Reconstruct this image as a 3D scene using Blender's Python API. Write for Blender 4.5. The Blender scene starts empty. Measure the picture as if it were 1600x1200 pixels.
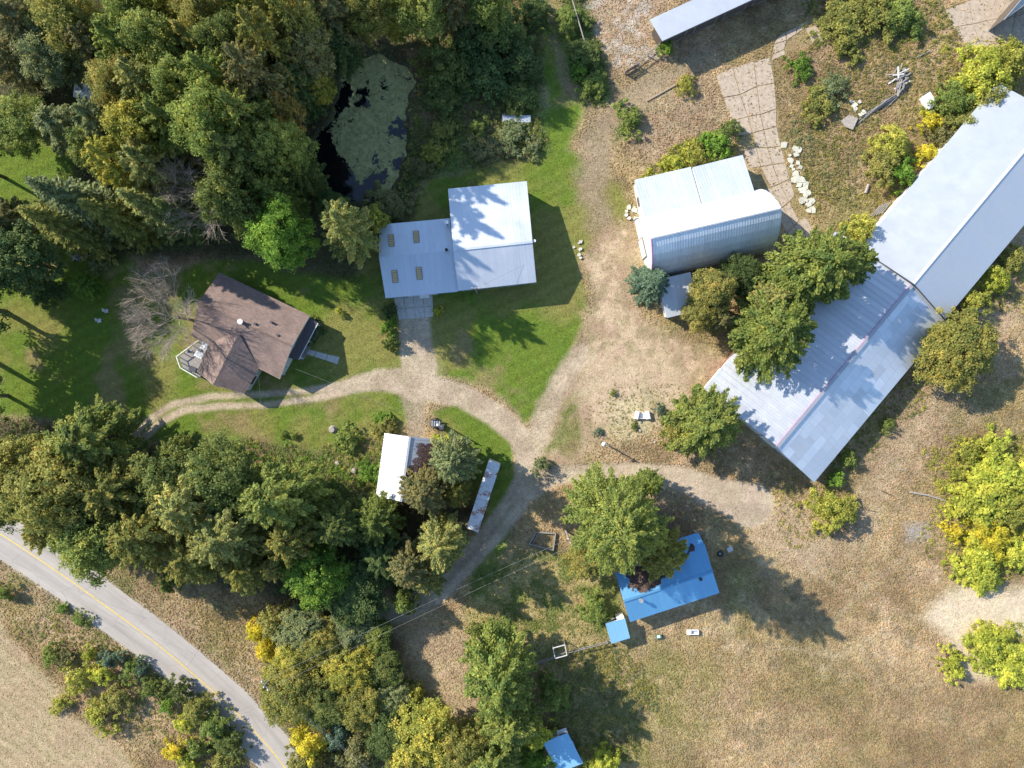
import bpy, bmesh, math, random
import numpy as np
from mathutils import Vector, Matrix
random.seed(7); rng = np.random.default_rng(7)
C = bpy.context.scene.collection
SC = bpy.context.scene
R = math.radians

# ------------------------------------------------------------------ camera, sky, sun, exposure
CAMH = 111.0
cam_d = bpy.data.cameras.new("Camera"); cam = bpy.data.objects.new("Camera", cam_d); C.objects.link(cam)
cam_d.sensor_width = 36; cam_d.lens = 36 * CAMH / 160.0
cam.location = (0, 0, CAMH); cam.rotation_euler = (0, 0, 0)
cam_d.clip_start = 1; cam_d.clip_end = 6000
SC.camera = cam
SUN_EL = 32; LX, LY = 0.872, -0.489           # ground direction the light travels
world = bpy.data.worlds.new("World"); SC.world = world; world.use_nodes = True
wn = world.node_tree; bg = wn.nodes["Background"]
sky = wn.nodes.new("ShaderNodeTexSky"); sky.sky_type = 'NISHITA'; sky.sun_disc = False
sky.sun_elevation = R(SUN_EL); sky.sun_rotation = math.atan2(-LX, -LY)
sky.air_density = 1.0; sky.dust_density = 0.2; sky.ozone_density = 2.4
wn.links.new(sky.outputs[0], bg.inputs[0]); bg.inputs[1].default_value = 0.145
sd = bpy.data.lights.new("sun", 'SUN'); sd.energy = 4.25; sd.angle = R(0.55); sd.color = (1.0, 0.93, 0.82)
so = bpy.data.objects.new("sun", sd); C.objects.link(so)
dv = Vector((LX * math.cos(R(SUN_EL)), LY * math.cos(R(SUN_EL)), -math.sin(R(SUN_EL))))
so.rotation_euler = dv.to_track_quat('-Z', 'Y').to_euler(); so.location = (-60, 40, 80)
SC.view_settings.view_transform = 'Standard'; SC.view_settings.look = 'None'
SC.view_settings.exposure = 0.98; SC.view_settings.gamma = 1
SC.render.engine = 'CYCLES'
SC.cycles.max_bounces = 5; SC.cycles.diffuse_bounces = 3; SC.cycles.transmission_bounces = 3
SC.cycles.caustics_reflective = False; SC.cycles.caustics_refractive = False

# ------------------------------------------------------------------ helpers
def W(px, py, z=0.0):
    k = (1 - z / CAMH) * 0.1
    return Vector(((px - 800) * k, (600 - py) * k, z))

def sm(a, b, x):
    t = np.clip((x - a) / (b - a), 0, 1); return t * t * (3 - 2 * t)

def vnoise(x, y, scale, seed):
    r = np.random.default_rng(seed); L = r.random((257, 257)).astype(np.float32)
    u = x / scale + 97.3; v = y / scale + 53.1
    i = np.floor(u).astype(np.int64); j = np.floor(v).astype(np.int64)
    fu = u - i; fv = v - j; fu = fu * fu * (3 - 2 * fu); fv = fv * fv * (3 - 2 * fv)
    i %= 256; j %= 256
    return (L[i, j] * (1 - fu) * (1 - fv) + L[i + 1, j] * fu * (1 - fv) + L[i, j + 1] * (1 - fu) * fv + L[i + 1, j + 1] * fu * fv)

def fbm(x, y, scale, octv, seed):
    s = 0; a = 1; t = 0
    for o in range(octv):
        s = s + a * vnoise(x, y, scale / (2 ** o), seed + o * 17); t += a; a *= 0.55
    return s / t

def sdf_poly(px, py, pts):
    """signed distance in photo pixels; negative inside"""
    d = np.full(px.shape, 1e9, np.float32); ins = np.zeros(px.shape, bool)
    n = len(pts)
    for k in range(n):
        x0, y0 = pts[k]; x1, y1 = pts[(k + 1) % n]
        ex, ey = x1 - x0, y1 - y0
        t = np.clip(((px - x0) * ex + (py - y0) * ey) / (ex * ex + ey * ey + 1e-9), 0, 1)
        d = np.minimum(d, (px - x0 - t * ex) ** 2 + (py - y0 - t * ey) ** 2)
        c = ((y0 <= py) & (y1 > py)) | ((y1 <= py) & (y0 > py))
        xi = x0 + (py - y0) / (ey if ey else 1e-9) * ex
        ins ^= c & (px < xi)
    d = np.sqrt(d); return np.where(ins, -d, d)

def sdf_line(px, py, pts):
    """pts (x, y, halfwidth); distance minus interpolated halfwidth"""
    d = np.full(px.shape, 1e9, np.float32)
    for k in range(len(pts) - 1):
        x0, y0, w0 = pts[k]; x1, y1, w1 = pts[k + 1]
        ex, ey = x1 - x0, y1 - y0
        t = np.clip(((px - x0) * ex + (py - y0) * ey) / (ex * ex + ey * ey), 0, 1)
        dd = np.hypot(px - x0 - t * ex, py - y0 - t * ey) - (w0 + t * (w1 - w0))
        d = np.minimum(d, dd)
    return d

def mesh_np(name, V, F, mat, fcol=None, pcol=None, smooth=False):
    """V (n,3), F (m,k) -> mesh"""
    me = bpy.data.meshes.new(name)
    V = np.ascontiguousarray(V, np.float32); F = np.ascontiguousarray(F, np.int32)
    m, k = F.shape
    me.vertices.add(len(V)); me.vertices.foreach_set("co", V.ravel())
    me.loops.add(m * k); me.loops.foreach_set("vertex_index", F.ravel())
    me.polygons.add(m); me.polygons.foreach_set("loop_start", np.arange(0, m * k, k, dtype=np.int32))
    if fcol is not None:
        a = me.attributes.new("tint", 'FLOAT_COLOR', 'FACE'); a.data.foreach_set("color", np.ascontiguousarray(fcol, np.float32).ravel())
    if pcol is not None:
        a = me.attributes.new("tint", 'FLOAT_COLOR', 'POINT'); a.data.foreach_set("color", np.ascontiguousarray(pcol, np.float32).ravel())
    me.materials.append(mat); me.update(calc_edges=True)
    if smooth: me.polygons.foreach_set("use_smooth", np.ones(m, bool))
    return me

class MB:
    """collects boxes, tubes, quads in world space; build() makes ONE mesh object"""
    def __init__(s): s.v = []; s.f = []; s.uv = []
    def add(s, vs, fs, uvs=None):
        o = len(s.v); s.v += [Vector(v) for v in vs]; s.f += [tuple(i + o for i in f) for f in fs]
        s.uv += uvs if uvs else [None] * len(fs); return s
    def box(s, c, size, rz=0.0, tilt=None):
        cx, cy, cz = c; a, b, d = [q / 2 for q in size]
        M = Matrix.Rotation(rz, 3, 'Z')
        if tilt: M = M @ Matrix.Rotation(tilt[1], 3, tilt[0])
        vs = [Vector(c) + M @ Vector((x * a, y * b, z * d)) for z in (-1, 1) for y in (-1, 1) for x in (-1, 1)]
        return s.add(vs, [(0, 2, 3, 1), (4, 5, 7, 6), (0, 1, 5, 4), (2, 6, 7, 3), (0, 4, 6, 2), (1, 3, 7, 5)])
    def bar(s, p, q, w, h):
        p = Vector(p); q = Vector(q); d = (q - p).normalized(); up = Vector((0, 0, 1))
        if abs(d.z) > .95: up = Vector((1, 0, 0))
        r = d.cross(up).normalized(); u = r.cross(d)
        vs = [e + r * x * w / 2 + u * y * h / 2 for e in (p, q) for x, y in ((-1, -1), (1, -1), (1, 1), (-1, 1))]
        return s.add(vs, [(3, 2, 1, 0), (4, 5, 6, 7), (0, 1, 5, 4), (1, 2, 6, 5), (2, 3, 7, 6), (3, 0, 4, 7)])
    def tube(s, pts, rad, n=6, caps=True):
        pts = [Vector(p) for p in pts]; rad = rad if isinstance(rad, (list, tuple)) else [rad] * len(pts)
        vs = []; fs = []
        for i, p in enumerate(pts):
            d = (pts[min(i + 1, len(pts) - 1)] - pts[max(i - 1, 0)]).normalized()
            a = Vector((0, 0, 1)) if abs(d.z) < .9 else Vector((1, 0, 0))
            r = d.cross(a).normalized(); u = r.cross(d)
            for k in range(n):
                t = 2 * math.pi * k / n; vs.append(p + (r * math.cos(t) + u * math.sin(t)) * rad[i])
        for i in range(len(pts) - 1):
            for k in range(n):
                k2 = (k + 1) % n; fs.append((i * n + k, i * n + k2, (i + 1) * n + k2, (i + 1) * n + k))
        if caps: fs.append(tuple(range(n - 1, -1, -1))); fs.append(tuple((len(pts) - 1) * n + k for k in range(n)))
        return s.add(vs, fs)
    def cyl(s, c, r, h, n=16, r2=None):
        c = Vector(c); return s.tube([c, c + Vector((0, 0, h))], [r, r if r2 is None else r2], n)
    def slab(s, q, th):
        """roof slope: q = a,b (eave) c,d (ridge); UV metres"""
        a, b, c, d = [Vector(x) for x in q]
        n = (b - a).cross(d - a).normalized()
        if n.z < 0: n = -n
        lo = [p - n * th for p in (a, b, c, d)]
        ud = (b - a).normalized(); vd = n.cross(ud)
        uv = lambda p: ((p - a).dot(ud), (p - a).dot(vd))
        top = [a, b, c, d]; vs = top + lo
        fs = [(0, 1, 2, 3), (7, 6, 5, 4), (0, 4, 5, 1), (1, 5, 6, 2), (2, 6, 7, 3), (3, 7, 4, 0)]
        return s.add(vs, fs, [[uv(vs[i]) for i in f] for f in fs])
    def build(s, name, mat, T=None, smooth=False):
        me = bpy.data.meshes.new(name); loc = T.location if T is not None and T.type == 'EMPTY' else Vector((0, 0, 0))
        if T is not None and T.parent is None and T.type != 'EMPTY': loc = Vector((0, 0, 0))
        off = getattr(s, 'off', loc)
        me.from_pydata([tuple(v - off) for v in s.v], [], s.f)
        if any(u is not None for u in s.uv):
            l = me.uv_layers.new(name="UVMap"); i = 0
            for p, u in zip(me.polygons, s.uv):
                for k in range(p.loop_total): l.data[p.loop_start + k].uv = u[k] if u else (0, 0)
        me.materials.append(mat); me.update()
        bm = bmesh.new(); bm.from_mesh(me); bmesh.ops.recalc_face_normals(bm, faces=bm.faces); bm.to_mesh(me); bm.free()
        if smooth:
            for p in me.polygons: p.use_smooth = True
        o = bpy.data.objects.new(name, me); C.objects.link(o)
        if T is not None: o.parent = T
        return o

def tag(o, label, cat, group=None):
    o["label"] = label; o["category"] = cat
    if group: o["group"] = group
    return o
def thing(name, loc, label, cat, group=None, rz=0):
    o = bpy.data.objects.new(name, None); C.objects.link(o); o.location = Vector((loc[0], loc[1], loc[2] if len(loc) > 2 else 0))
    o.empty_display_size = .5
    return tag(o, label, cat, group)
def single(name, mb, mat, label, cat, group=None, smooth=False):
    """a thing that is one mesh: origin at the bottom centre of its verts"""
    lo = Vector([min(v[i] for v in mb.v) for i in range(3)]); hi = Vector([max(v[i] for v in mb.v) for i in range(3)])
    mb.off = Vector(((lo.x + hi.x) / 2, (lo.y + hi.y) / 2, lo.z))
    o = mb.build(name, mat, None, smooth); o.location = mb.off
    return tag(o, label, cat, group)
def struct(o, kind="structure"): o["kind"] = kind; return o

# ------------------------------------------------------------------ materials
class NT:
    def __init__(s, name):
        s.m = bpy.data.materials.new(name); s.m.use_nodes = True; s.t = s.m.node_tree; s.b = s.t.nodes["Principled BSDF"]
    def n(s, typ, **kw):
        x = s.t.nodes.new(typ)
        for k, v in kw.items():
            if k.startswith("i_"):
                k2 = k[2:]; x.inputs[int(k2) if k2.isdigit() else k2.replace("_", " ")].default_value = v
            else: setattr(x, k, v)
        return x
    def l(s, a, b): s.t.links.new(a, b)
    def math(s, op, a, b=None, clamp=False):
        x = s.t.nodes.new("ShaderNodeMath"); x.operation = op; x.use_clamp = clamp
        for i, v in enumerate((a, b)):
            if v is None: continue
            if isinstance(v, (int, float)): x.inputs[i].default_value = v
            else: s.l(v, x.inputs[i])
        return x.outputs[0]
    def mix(s, mode, f, a, b):
        x = s.t.nodes.new("ShaderNodeMix"); x.data_type = 'RGBA'; x.blend_type = mode
        for i, v in ((0, f), (6, a), (7, b)):
            if isinstance(v, (int, float)): x.inputs[i].default_value = v
            elif isinstance(v, tuple): x.inputs[i].default_value = v if len(v) == 4 else (*v, 1)
            else: s.l(v, x.inputs[i])
        return x.outputs[2]
    def noise(s, vec, scale, detail=4, rough=.6):
        x = s.n("ShaderNodeTexNoise", i_Scale=scale, i_Detail=detail, i_Roughness=rough)
        if vec is not None: s.l(vec, x.inputs["Vector"])
        return x.outputs[0]
    def rng(s, v, a, b, c, d):
        x = s.n("ShaderNodeMapRange"); s.l(v, x.inputs[0])
        for i, q in enumerate((a, b, c, d)): x.inputs[i + 1].default_value = q
        return x.outputs[0]
    def bump(s, h, strength=.5, dist=.05):
        x = s.n("ShaderNodeBump", i_Strength=strength, i_Distance=dist); s.l(h, x.inputs["Height"]); s.l(x.outputs[0], s.b.inputs["Normal"])

def plain(name, col, rough=.6, var=.18, scale=3.0, metal=0.0, spec=.5):
    m = NT(name); g = m.n("ShaderNodeNewGeometry").outputs["Position"]
    n1 = m.noise(g, scale, 5); f = m.rng(n1, .3, .7, 1 - var, 1 + var)
    c = m.mix('MULTIPLY', 1.0, (*col, 1), f) if False else None
    mul = m.n("ShaderNodeVectorMath", operation='SCALE'); mul.inputs[0].default_value = col; m.l(f, mul.inputs["Scale"])
    m.l(mul.outputs[0], m.b.inputs["Base Color"]); m.b.inputs["Roughness"].default_value = rough; m.b.inputs["Metallic"].default_value = metal
    m.b.inputs["Specular IOR Level"].default_value = spec
    m.bump(n1, .25, .02)
    return m.m

def roof_metal(name, col, period=.3, amp=.02, panel=(2.4, 4.0), pvar=.08, stain=(.35, .27, .2), samt=.12, rough=.42, seam=.5, metal=.0, spec=.5):
    """ribbed sheet metal on UV metres: u along ridge, v up the slope"""
    m = NT(name); uv = m.n("ShaderNodeUVMap").outputs[0]; sp = m.n("ShaderNodeSeparateXYZ"); m.l(uv, sp.inputs[0])
    u, v = sp.outputs[0], sp.outputs[1]
    rib = m.math('SINE', m.math('MULTIPLY', u, 2 * math.pi / period))
    br = m.n("ShaderNodeTexBrick", i_Scale=1.0); br.offset = 0.37
    br.inputs["Brick Width"].default_value = panel[0]; br.inputs["Row Height"].default_value = panel[1]; br.inputs["Mortar Size"].default_value = .035
    br.inputs["Color1"].default_value = (1 - pvar,) * 3 + (1,); br.inputs["Color2"].default_value = (1 + pvar,) * 3 + (1,); br.inputs["Mortar"].default_value = (1 - seam * .5,) * 3 + (1,)
    m.l(uv, br.inputs[0])
    g = m.n("ShaderNodeNewGeometry").outputs["Position"]
    st = m.n("ShaderNodeMapping"); st.inputs["Scale"].default_value = (1.6, .22, 1); m.l(uv, st.inputs[0])
    streak = m.noise(st.outputs[0], 1.3, 5, .65)
    blot = m.noise(g, .35, 6, .7)
    k = m.math('MULTIPLY', m.rng(streak, .42, .78, 0, 1), m.rng(blot, .35, .65, .25, 1))
    c = m.mix('MULTIPLY', 1.0, (*col, 1), br.outputs[0])
    c = m.mix('MIX', m.math('MULTIPLY', k, samt * 3, True), c, (*stain, 1))
    fine = m.noise(g, 9, 3); sc = m.n("ShaderNodeVectorMath", operation='SCALE'); m.l(c, sc.inputs[0]); m.l(m.rng(fine, .2, .8, .93, 1.07), sc.inputs["Scale"])
    m.l(sc.outputs[0], m.b.inputs["Base Color"]); m.b.inputs["Metallic"].default_value = metal; m.b.inputs["Specular IOR Level"].default_value = spec
    m.l(m.rng(blot, .3, .7, rough - .07, rough + .15), m.b.inputs["Roughness"])
    dent = m.noise(g, .8, 3)
    h = m.math('ADD', m.math('MULTIPLY', rib, .5), m.math('MULTIPLY', dent, 1.5)); m.bump(h, .6, amp)
    return m.m

def foliage_mat(name):
    m = NT(name); t = m.t; t.nodes.remove(m.b)
    at = m.n("ShaderNodeAttribute", attribute_name="tint"); oi = m.n("ShaderNodeObjectInfo")
    c = m.mix('MULTIPLY', 1.0, at.outputs["Color"], oi.outputs["Color"])
    g = m.n("ShaderNodeNewGeometry").outputs["Position"]; nz = m.noise(g, .45, 3)
    hs = m.n("ShaderNodeHueSaturation", i_Saturation=1.0); m.l(c, hs.inputs["Color"]); m.l(m.rng(nz, .3, .7, .482, .51), hs.inputs["Hue"]); m.l(m.rng(nz, .3, .7, 1.2, .85), hs.inputs["Value"])
    d = m.n("ShaderNodeBsdfPrincipled", i_Roughness=.6); d.inputs["Specular IOR Level"].default_value = .12
    tr = m.n("ShaderNodeBsdfTranslucent"); mx = m.n("ShaderNodeMixShader", i_0=.45)
    m.l(hs.outputs[0], d.inputs["Base Color"]); m.l(hs.outputs[0], tr.inputs[0]); m.l(d.outputs[0], mx.inputs[1]); m.l(tr.outputs[0], mx.inputs[2])
    m.l(mx.outputs[0], t.nodes["Material Output"].inputs[0]); return m.m

def ground_mat(name):
    m = NT(name); at = m.n("ShaderNodeAttribute", attribute_name="tint"); g = m.n("ShaderNodeNewGeometry").outputs["Position"]
    a = at.outputs["Alpha"]                            # 0 smooth (dirt, mown) .. 1 rough grass
    n1 = m.noise(g, 1.5, 6, .75); n2 = m.noise(g, 4.2, 4, .7); n3 = m.noise(g, .28, 4, .6)
    amp = m.rng(a, 0, 1, .62, .95)
    dv = m.math('ADD', m.math('MULTIPLY', m.math('SUBTRACT', n1, .5), 1.9), m.math('MULTIPLY', m.math('SUBTRACT', n2, .5), 1.9))
    f = m.math('ADD', 1.0, m.math('MULTIPLY', dv, amp))
    f = m.math('MAXIMUM', f, .35)
    sc = m.n("ShaderNodeVectorMath", operation='SCALE'); m.l(at.outputs["Color"], sc.inputs[0]); m.l(f, sc.inputs["Scale"])
    hs = m.n("ShaderNodeHueSaturation"); m.l(sc.outputs[0], hs.inputs["Color"]); m.l(m.rng(n3, .3, .7, .487, .513), hs.inputs["Hue"]); m.l(m.rng(n2, .3, .7, .85, 1.12), hs.inputs["Saturation"])
    m.l(hs.outputs[0], m.b.inputs["Base Color"]); m.b.inputs["Roughness"].default_value = .95; m.b.inputs["Specular IOR Level"].default_value = .1
    h = m.math('MULTIPLY', m.math('ADD', n2, n1), m.rng(a, 0, 1, .35, 1.2)); m.bump(h, .8, .22); return m.m

def road_mat():
    m = NT("asphalt"); g = m.n("ShaderNodeNewGeometry").outputs["Position"]; uv = m.n("ShaderNodeUVMap").outputs[0]
    sp = m.n("ShaderNodeSeparateXYZ"); m.l(uv, sp.inputs[0])
    n1 = m.noise(g, .35, 5); n2 = m.noise(g, 14, 3); mp = m.n("ShaderNodeMapping"); mp.inputs["Scale"].default_value = (.06, 1.4, 1); m.l(uv, mp.inputs[0]); st = m.noise(mp.outputs[0], 1.0, 5, .7)
    tyre = m.math('ABSOLUTE', m.math('SUBTRACT', m.math('ABSOLUTE', sp.outputs[1]), 1.65)); tb = m.rng(tyre, 0, .9, .9, 1.03)
    f = m.math('MULTIPLY', m.math('MULTIPLY', tb, m.rng(st, .3, .7, .84, 1.1)), m.math('MULTIPLY', m.rng(n1, .3, .7, .94, 1.06), m.rng(n2, .2, .8, .93, 1.07)))
    sc = m.n("ShaderNodeVectorMath", operation='SCALE'); sc.inputs[0].default_value = (.385, .345, .30); m.l(f, sc.inputs["Scale"])
    vo = m.n("ShaderNodeTexVoronoi", feature='DISTANCE_TO_EDGE', i_Scale=.22); m.l(g, vo.inputs["Vector"])
    cr = m.rng(vo.outputs[0], 0, .012, .8, 1.0); s2 = m.n("ShaderNodeVectorMath", operation='SCALE'); m.l(sc.outputs[0], s2.inputs[0]); m.l(cr, s2.inputs["Scale"])
    m.l(s2.outputs[0], m.b.inputs["Base Color"]); m.b.inputs["Roughness"].default_value = .85; m.bump(n2, .3, .02); return m.m

def shingle_mat():
    m = NT("brown_shingle"); uv = m.n("ShaderNodeUVMap").outputs[0]; g = m.n("ShaderNodeNewGeometry").outputs["Position"]
    br = m.n("ShaderNodeTexBrick", i_Scale=1.0); br.inputs["Brick Width"].default_value = .5; br.inputs["Row Height"].default_value = .16; br.inputs["Mortar Size"].default_value = .01
    br.inputs["Color1"].default_value = (.85, .85, .85, 1); br.inputs["Color2"].default_value = (1.15, 1.12, 1.1, 1); br.inputs["Mortar"].default_value = (.6, .6, .6, 1); m.l(uv, br.inputs[0])
    n = m.noise(g, .6, 6, .7); n2 = m.noise(g, 5, 3)
    c = m.mix('MULTIPLY', 1.0, (.245, .175, .145, 1), br.outputs[0]); sc = m.n("ShaderNodeVectorMath", operation='SCALE'); m.l(c, sc.inputs[0])
    m.l(m.math('MULTIPLY', m.rng(n, .3, .7, .82, 1.18), m.rng(n2, .2, .8, .9, 1.1)), sc.inputs["Scale"]); m.l(sc.outputs[0], m.b.inputs["Base Color"])
    m.b.inputs["Roughness"].default_value = .9; m.bump(br.outputs[1], .4, .015); return m.m

def rust_mat():
    m = NT("rusty_white"); g = m.n("ShaderNodeNewGeometry").outputs["Position"]; uv = m.n("ShaderNodeUVMap").outputs[0]
    mp = m.n("ShaderNodeMapping"); mp.inputs["Scale"].default_value = (.55, .3, 1); m.l(uv, mp.inputs[0])
    n = m.noise(mp.outputs[0], 1.25, 6, .68); n2 = m.noise(g, 3, 5, .7)
    k = m.math('MULTIPLY', m.rng(n, .50, .56, 0, 1), m.rng(n2, .38, .55, 0, 1))
    br = m.n("ShaderNodeTexBrick", i_Scale=1.0); br.offset = 0; br.inputs["Brick Width"].default_value = 1.2; br.inputs["Row Height"].default_value = 9; br.inputs["Mortar Size"].default_value = .03
    br.inputs["Color1"].default_value = (.9, .9, .9, 1); br.inputs["Color2"].default_value = (1.05, 1.05, 1.05, 1); br.inputs["Mortar"].default_value = (.7, .7, .7, 1); m.l(uv, br.inputs[0])
    c = m.mix('MULTIPLY', 1.0, (.68, .68, .68, 1), br.outputs[0]); c = m.mix('MIX', k, c, (.36, .13, .05, 1))
    m.l(c, m.b.inputs["Base Color"]); m.b.inputs["Roughness"].default_value = .5; m.bump(n2, .3, .02); return m.m

def water_mat():
    m = NT("pond_water"); at = m.n("ShaderNodeAttribute", attribute_name="tint"); g = m.n("ShaderNodeNewGeometry").outputs["Position"]
    n = m.noise(g, 2.2, 6, .75); n2 = m.noise(g, 1.6, 8, .85)
    k = m.rng(m.math('ADD', at.outputs["Fac"], m.math('MULTIPLY', m.math('SUBTRACT', n, .5), 2.4)), .42, .50, 0, 1)
    alg = m.mix('MIX', m.rng(n2, .4, .62, 0, 1), (.21, .20, .07, 1), (.50, .46, .19, 1))
    m.l(m.mix('MIX', k, (.004, .006, .008, 1), alg), m.b.inputs["Base Color"]); m.l(m.rng(k, 0, 1, .04, .9), m.b.inputs["Roughness"])
    m.bump(m.math('MULTIPLY', n2, k), .6, .05); return m.m

M = {}
M['foliage'] = foliage_mat("foliage"); M['ground'] = ground_mat("ground_cover"); M['asphalt'] = road_mat()
M['shingle'] = shingle_mat(); M['rusty'] = rust_mat(); M['water'] = water_mat()
M['white_roof'] = roof_metal("white_sheet_roof", (.52, .54, .57), .45, .03, (1.8, 6), .035, samt=.07, metal=.25)
M['bright_roof'] = roof_metal("bright_galvanised_roof", (.60, .615, .63), .9, .05, (.9, 30), .07, samt=.09, seam=.5, metal=.5)
M['patch_roof'] = roof_metal("patched_galvanised_roof", (.60, .635, .67), .3, .008, (2.3, 1.5), .13, samt=.09, seam=.3, metal=.5)
M['smooth_roof'] = roof_metal("smooth_membrane_roof", (.53, .55, .57), 3, .004, (3, 30), .012, samt=.035, seam=.06, metal=.45)
M['smooth_roof_b'] = M['smooth_roof']
M['shop_roof'] = roof_metal("pale_ribbed_roof", (.64, .67, .70), .5, .006, (.92, 12), .03, samt=.06, seam=.12, metal=.5)
M['annex_roof'] = roof_metal("annex_ribbed_roof", (.60, .64, .68), .5, .006, (.92, 12), .035, samt=.08, seam=.15, metal=.55)
M['quonset'] = roof_metal("corrugated_arch", (.74, .79, .82), .4, .03, (.8, 5), .05, stain=(.25, .22, .2), samt=.1, seam=.25, metal=.3)
M['quonset_top'] = M['quonset']
M['leanto'] = roof_metal("worn_galvanised", (.62, .65, .67), .4, .012, (.9, 30), .05, stain=(.42, .38, .34), samt=.14, seam=.22, metal=.45)
M['blue_roof'] = roof_metal("blue_ribbed_roof", (.14, .37, .59), .5, .008, (.92, 12), .05, stain=(.14, .22, .32), samt=.1, rough=.36, seam=.2, metal=.3)
M['lightblue_roof'] = roof_metal("pale_blue_roof", (.24, .50, .70), .5, .01, (1.2, 12), .03, stain=(.3, .36, .4), samt=.08, rough=.4, seam=.14, metal=.25)
M['white_paint'] = plain("white_paint", (.72, .72, .70), .5)
M['cream'] = plain("cream_siding", (.55, .58, .52), .7)
M['green_wall'] = plain("pale_green_siding", (.25, .34, .31), .6)
M['white_wall'] = plain("whitewashed_wall", (.62, .6, .56), .8)
M['grey_wood'] = plain("weathered_wood", (.26, .24, .22), .9, .3, 6)
M['dark_wood'] = plain("dark_wood", (.09, .07, .055), .9, .3, 6)
M['tan_wood'] = plain("raw_wood", (.36, .27, .18), .9, .25, 5)
M['bark'] = plain("bark", (.12, .095, .07), .95, .35, 5)
M['palebark'] = plain("pale_bark", (.34, .30, .26), .95, .25, 5)
M['twig'] = plain("bare_twigs", (.35, .29, .23), .95, .25, 3)
M['dark_metal'] = plain("dark_metal", (.05, .055, .07), .5)
M['porch_roof'] = plain("dark_porch_roof", (.075, .06, .065), .7)
M['glass'] = plain("window_glass", (.03, .04, .05), .1, .1)
M['skylight'] = plain("amber_skylight", (.62, .42, .18), .4, .25, 8)
M['grey_metal'] = plain("grey_metal", (.30, .31, .32), .45)
M['concrete'] = plain("old_concrete", (.42, .335, .245), .9, .2, 1.6)
M['pale_concrete'] = plain("pale_concrete", (.47, .45, .41), .9, .18, 2)
M['chunk'] = plain("broken_concrete", (.56, .53, .42), .9, .2, 3)
M['rock'] = plain("rock", (.36, .31, .26), .95, .25, 3)
M['yellow_line'] = plain("yellow_paint", (.62, .44, .10), .7, .2, 3)
M['magenta'] = plain("pink_trim", (.62, .25, .50), .6)
M['red_trim'] = plain("red_brown_trim", (.28, .10, .07), .7)
M['black'] = plain("black_rubber", (.02, .02, .022), .7)
M['green_paint'] = plain("green_paint", (.07, .2, .1), .5)
M['wire'] = plain("wire", (.22, .22, .22), .5)
M['litter'] = M['foliage']

# ------------------------------------------------------------------ ground sheet with colour map
fx = np.arange(-86, 86.01, .25); fy = np.arange(-66, 66.01, .25)
def grow(a):
    far = [a[-1]]; s = .5
    while far[-1] < 2500: s *= 1.35; far.append(far[-1] + s)
    far = np.array(far[1:]); return np.concatenate([-far[::-1], a, far])
gx = grow(fx); gy = grow(fy)
X, Y = np.meshgrid(gx, gy); nxg, nyg = len(gx), len(gy)
PX = (X * 10 + 800).astype(np.float32); PY = (600 - Y * 10).astype(np.float32)
wx = (fbm(PX, PY, 60, 4, 3) - .5) * 30; wy = (fbm(PX, PY, 60, 4, 9) - .5) * 30
QX = PX + wx; QY = PY + wy
nA = fbm(PX, PY, 90, 5, 21); nB = fbm(PX, PY, 26, 4, 33); nC = fbm(PX, PY, 220, 3, 44); nD = fbm(PX, PY, 11, 3, 55)
def L3(a, b, t): return a + (b - a) * t[..., None]
def col(*c): return np.array(c, np.float32)
def poly(pts, soft=8, warp=1.0):
    return 1 - sm(-soft, soft, sdf_poly(PX + wx * warp, PY + wy * warp, pts))
# dry grass everywhere
base = L3(col(.42, .308, .17), col(.33, .25, .115), sm(.35, .65, nA)); base = L3(base, col(.47, .345, .22), sm(.55, .8, nC) * .7)
base = L3(base, col(.25, .19, .11), sm(.56, .72, nB) * .5); base = L3(base, col(.23, .235, .085), sm(.6, .8, nA) * sm(.4, .7, nC) * .8)
base = L3(base, col(.52, .40, .25), sm(.58, .72, fbm(PX, PY, 45, 4, 201)) * .55)
base = L3(base, col(.27, .19, .10), sm(.56, .70, fbm(PX, PY, 55, 5, 211)) * .5)
base = L3(base, col(.25, .175, .09), sm(.54, .70, fbm(PX, PY, 120, 4, 231)) * .55)
for pl_ in ([(1370, 560), (1570, 560), (1570, 690), (1450, 760), (1320, 750)], [(1200, 880), (1440, 850), (1430, 950), (1260, 960)], [(1230, 60), (1400, 80), (1420, 140), (1300, 300), (1240, 200)], [(1150, 1050), (1600, 1080), (1600, 1200), (1300, 1200)]):
    base = L3(base, col(.29, .205, .11), poly(pl_, 40, 1.6) * .5)
mat_ = fbm(PX * .45 + PY * .2, PY * 1.3 - PX * .5, 22, 4, 221); base = base * (.86 + .32 * mat_)[..., None]
G = base; rough = np.ones(PX.shape, np.float32)
masks = {}
def paint(mask, c, rg, amt=1.0):
    global G, rough
    mk = mask * amt; G = L3(G, c, mk); rough = rough * (1 - mk) + rg * mk
def line(pts, soft=6, warp=.5):
    return 1 - sm(-soft, soft, sdf_line(PX + wx * warp, PY + wy * warp, pts))
# old wheel lines pressed into the dry grass
for ln_ in ([(1180, 800, 3), (1290, 880, 3), (1420, 960, 3), (1500, 980, 3)], [(1165, 812, 3), (1280, 895, 3), (1410, 978, 3)], [(1560, 480, 4), (1450, 640, 4), (1390, 760, 4), (1330, 900, 4)], [(1580, 500, 4), (1470, 655, 4), (1410, 775, 4), (1350, 915, 4)]):
    G = L3(G, col(.46, .35, .225), (1 - sm(-2, 4, sdf_line(PX + wx * .5, PY + wy * .5, ln_))) * .35)
# stubble field south-west
fld = poly([(-900, 900), (0, 975), (60, 1040), (110, 1110), (180, 1160), (260, 1230), (400, 1500), (-900, 2200)], 8)
st = (np.sin((PX * .62 - PY * .78) * .35) * .5 + .5)
paint(fld, L3(col(.43, .32, .19), col(.345, .265, .145), st * .7 + nB * .3), .45)
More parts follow.
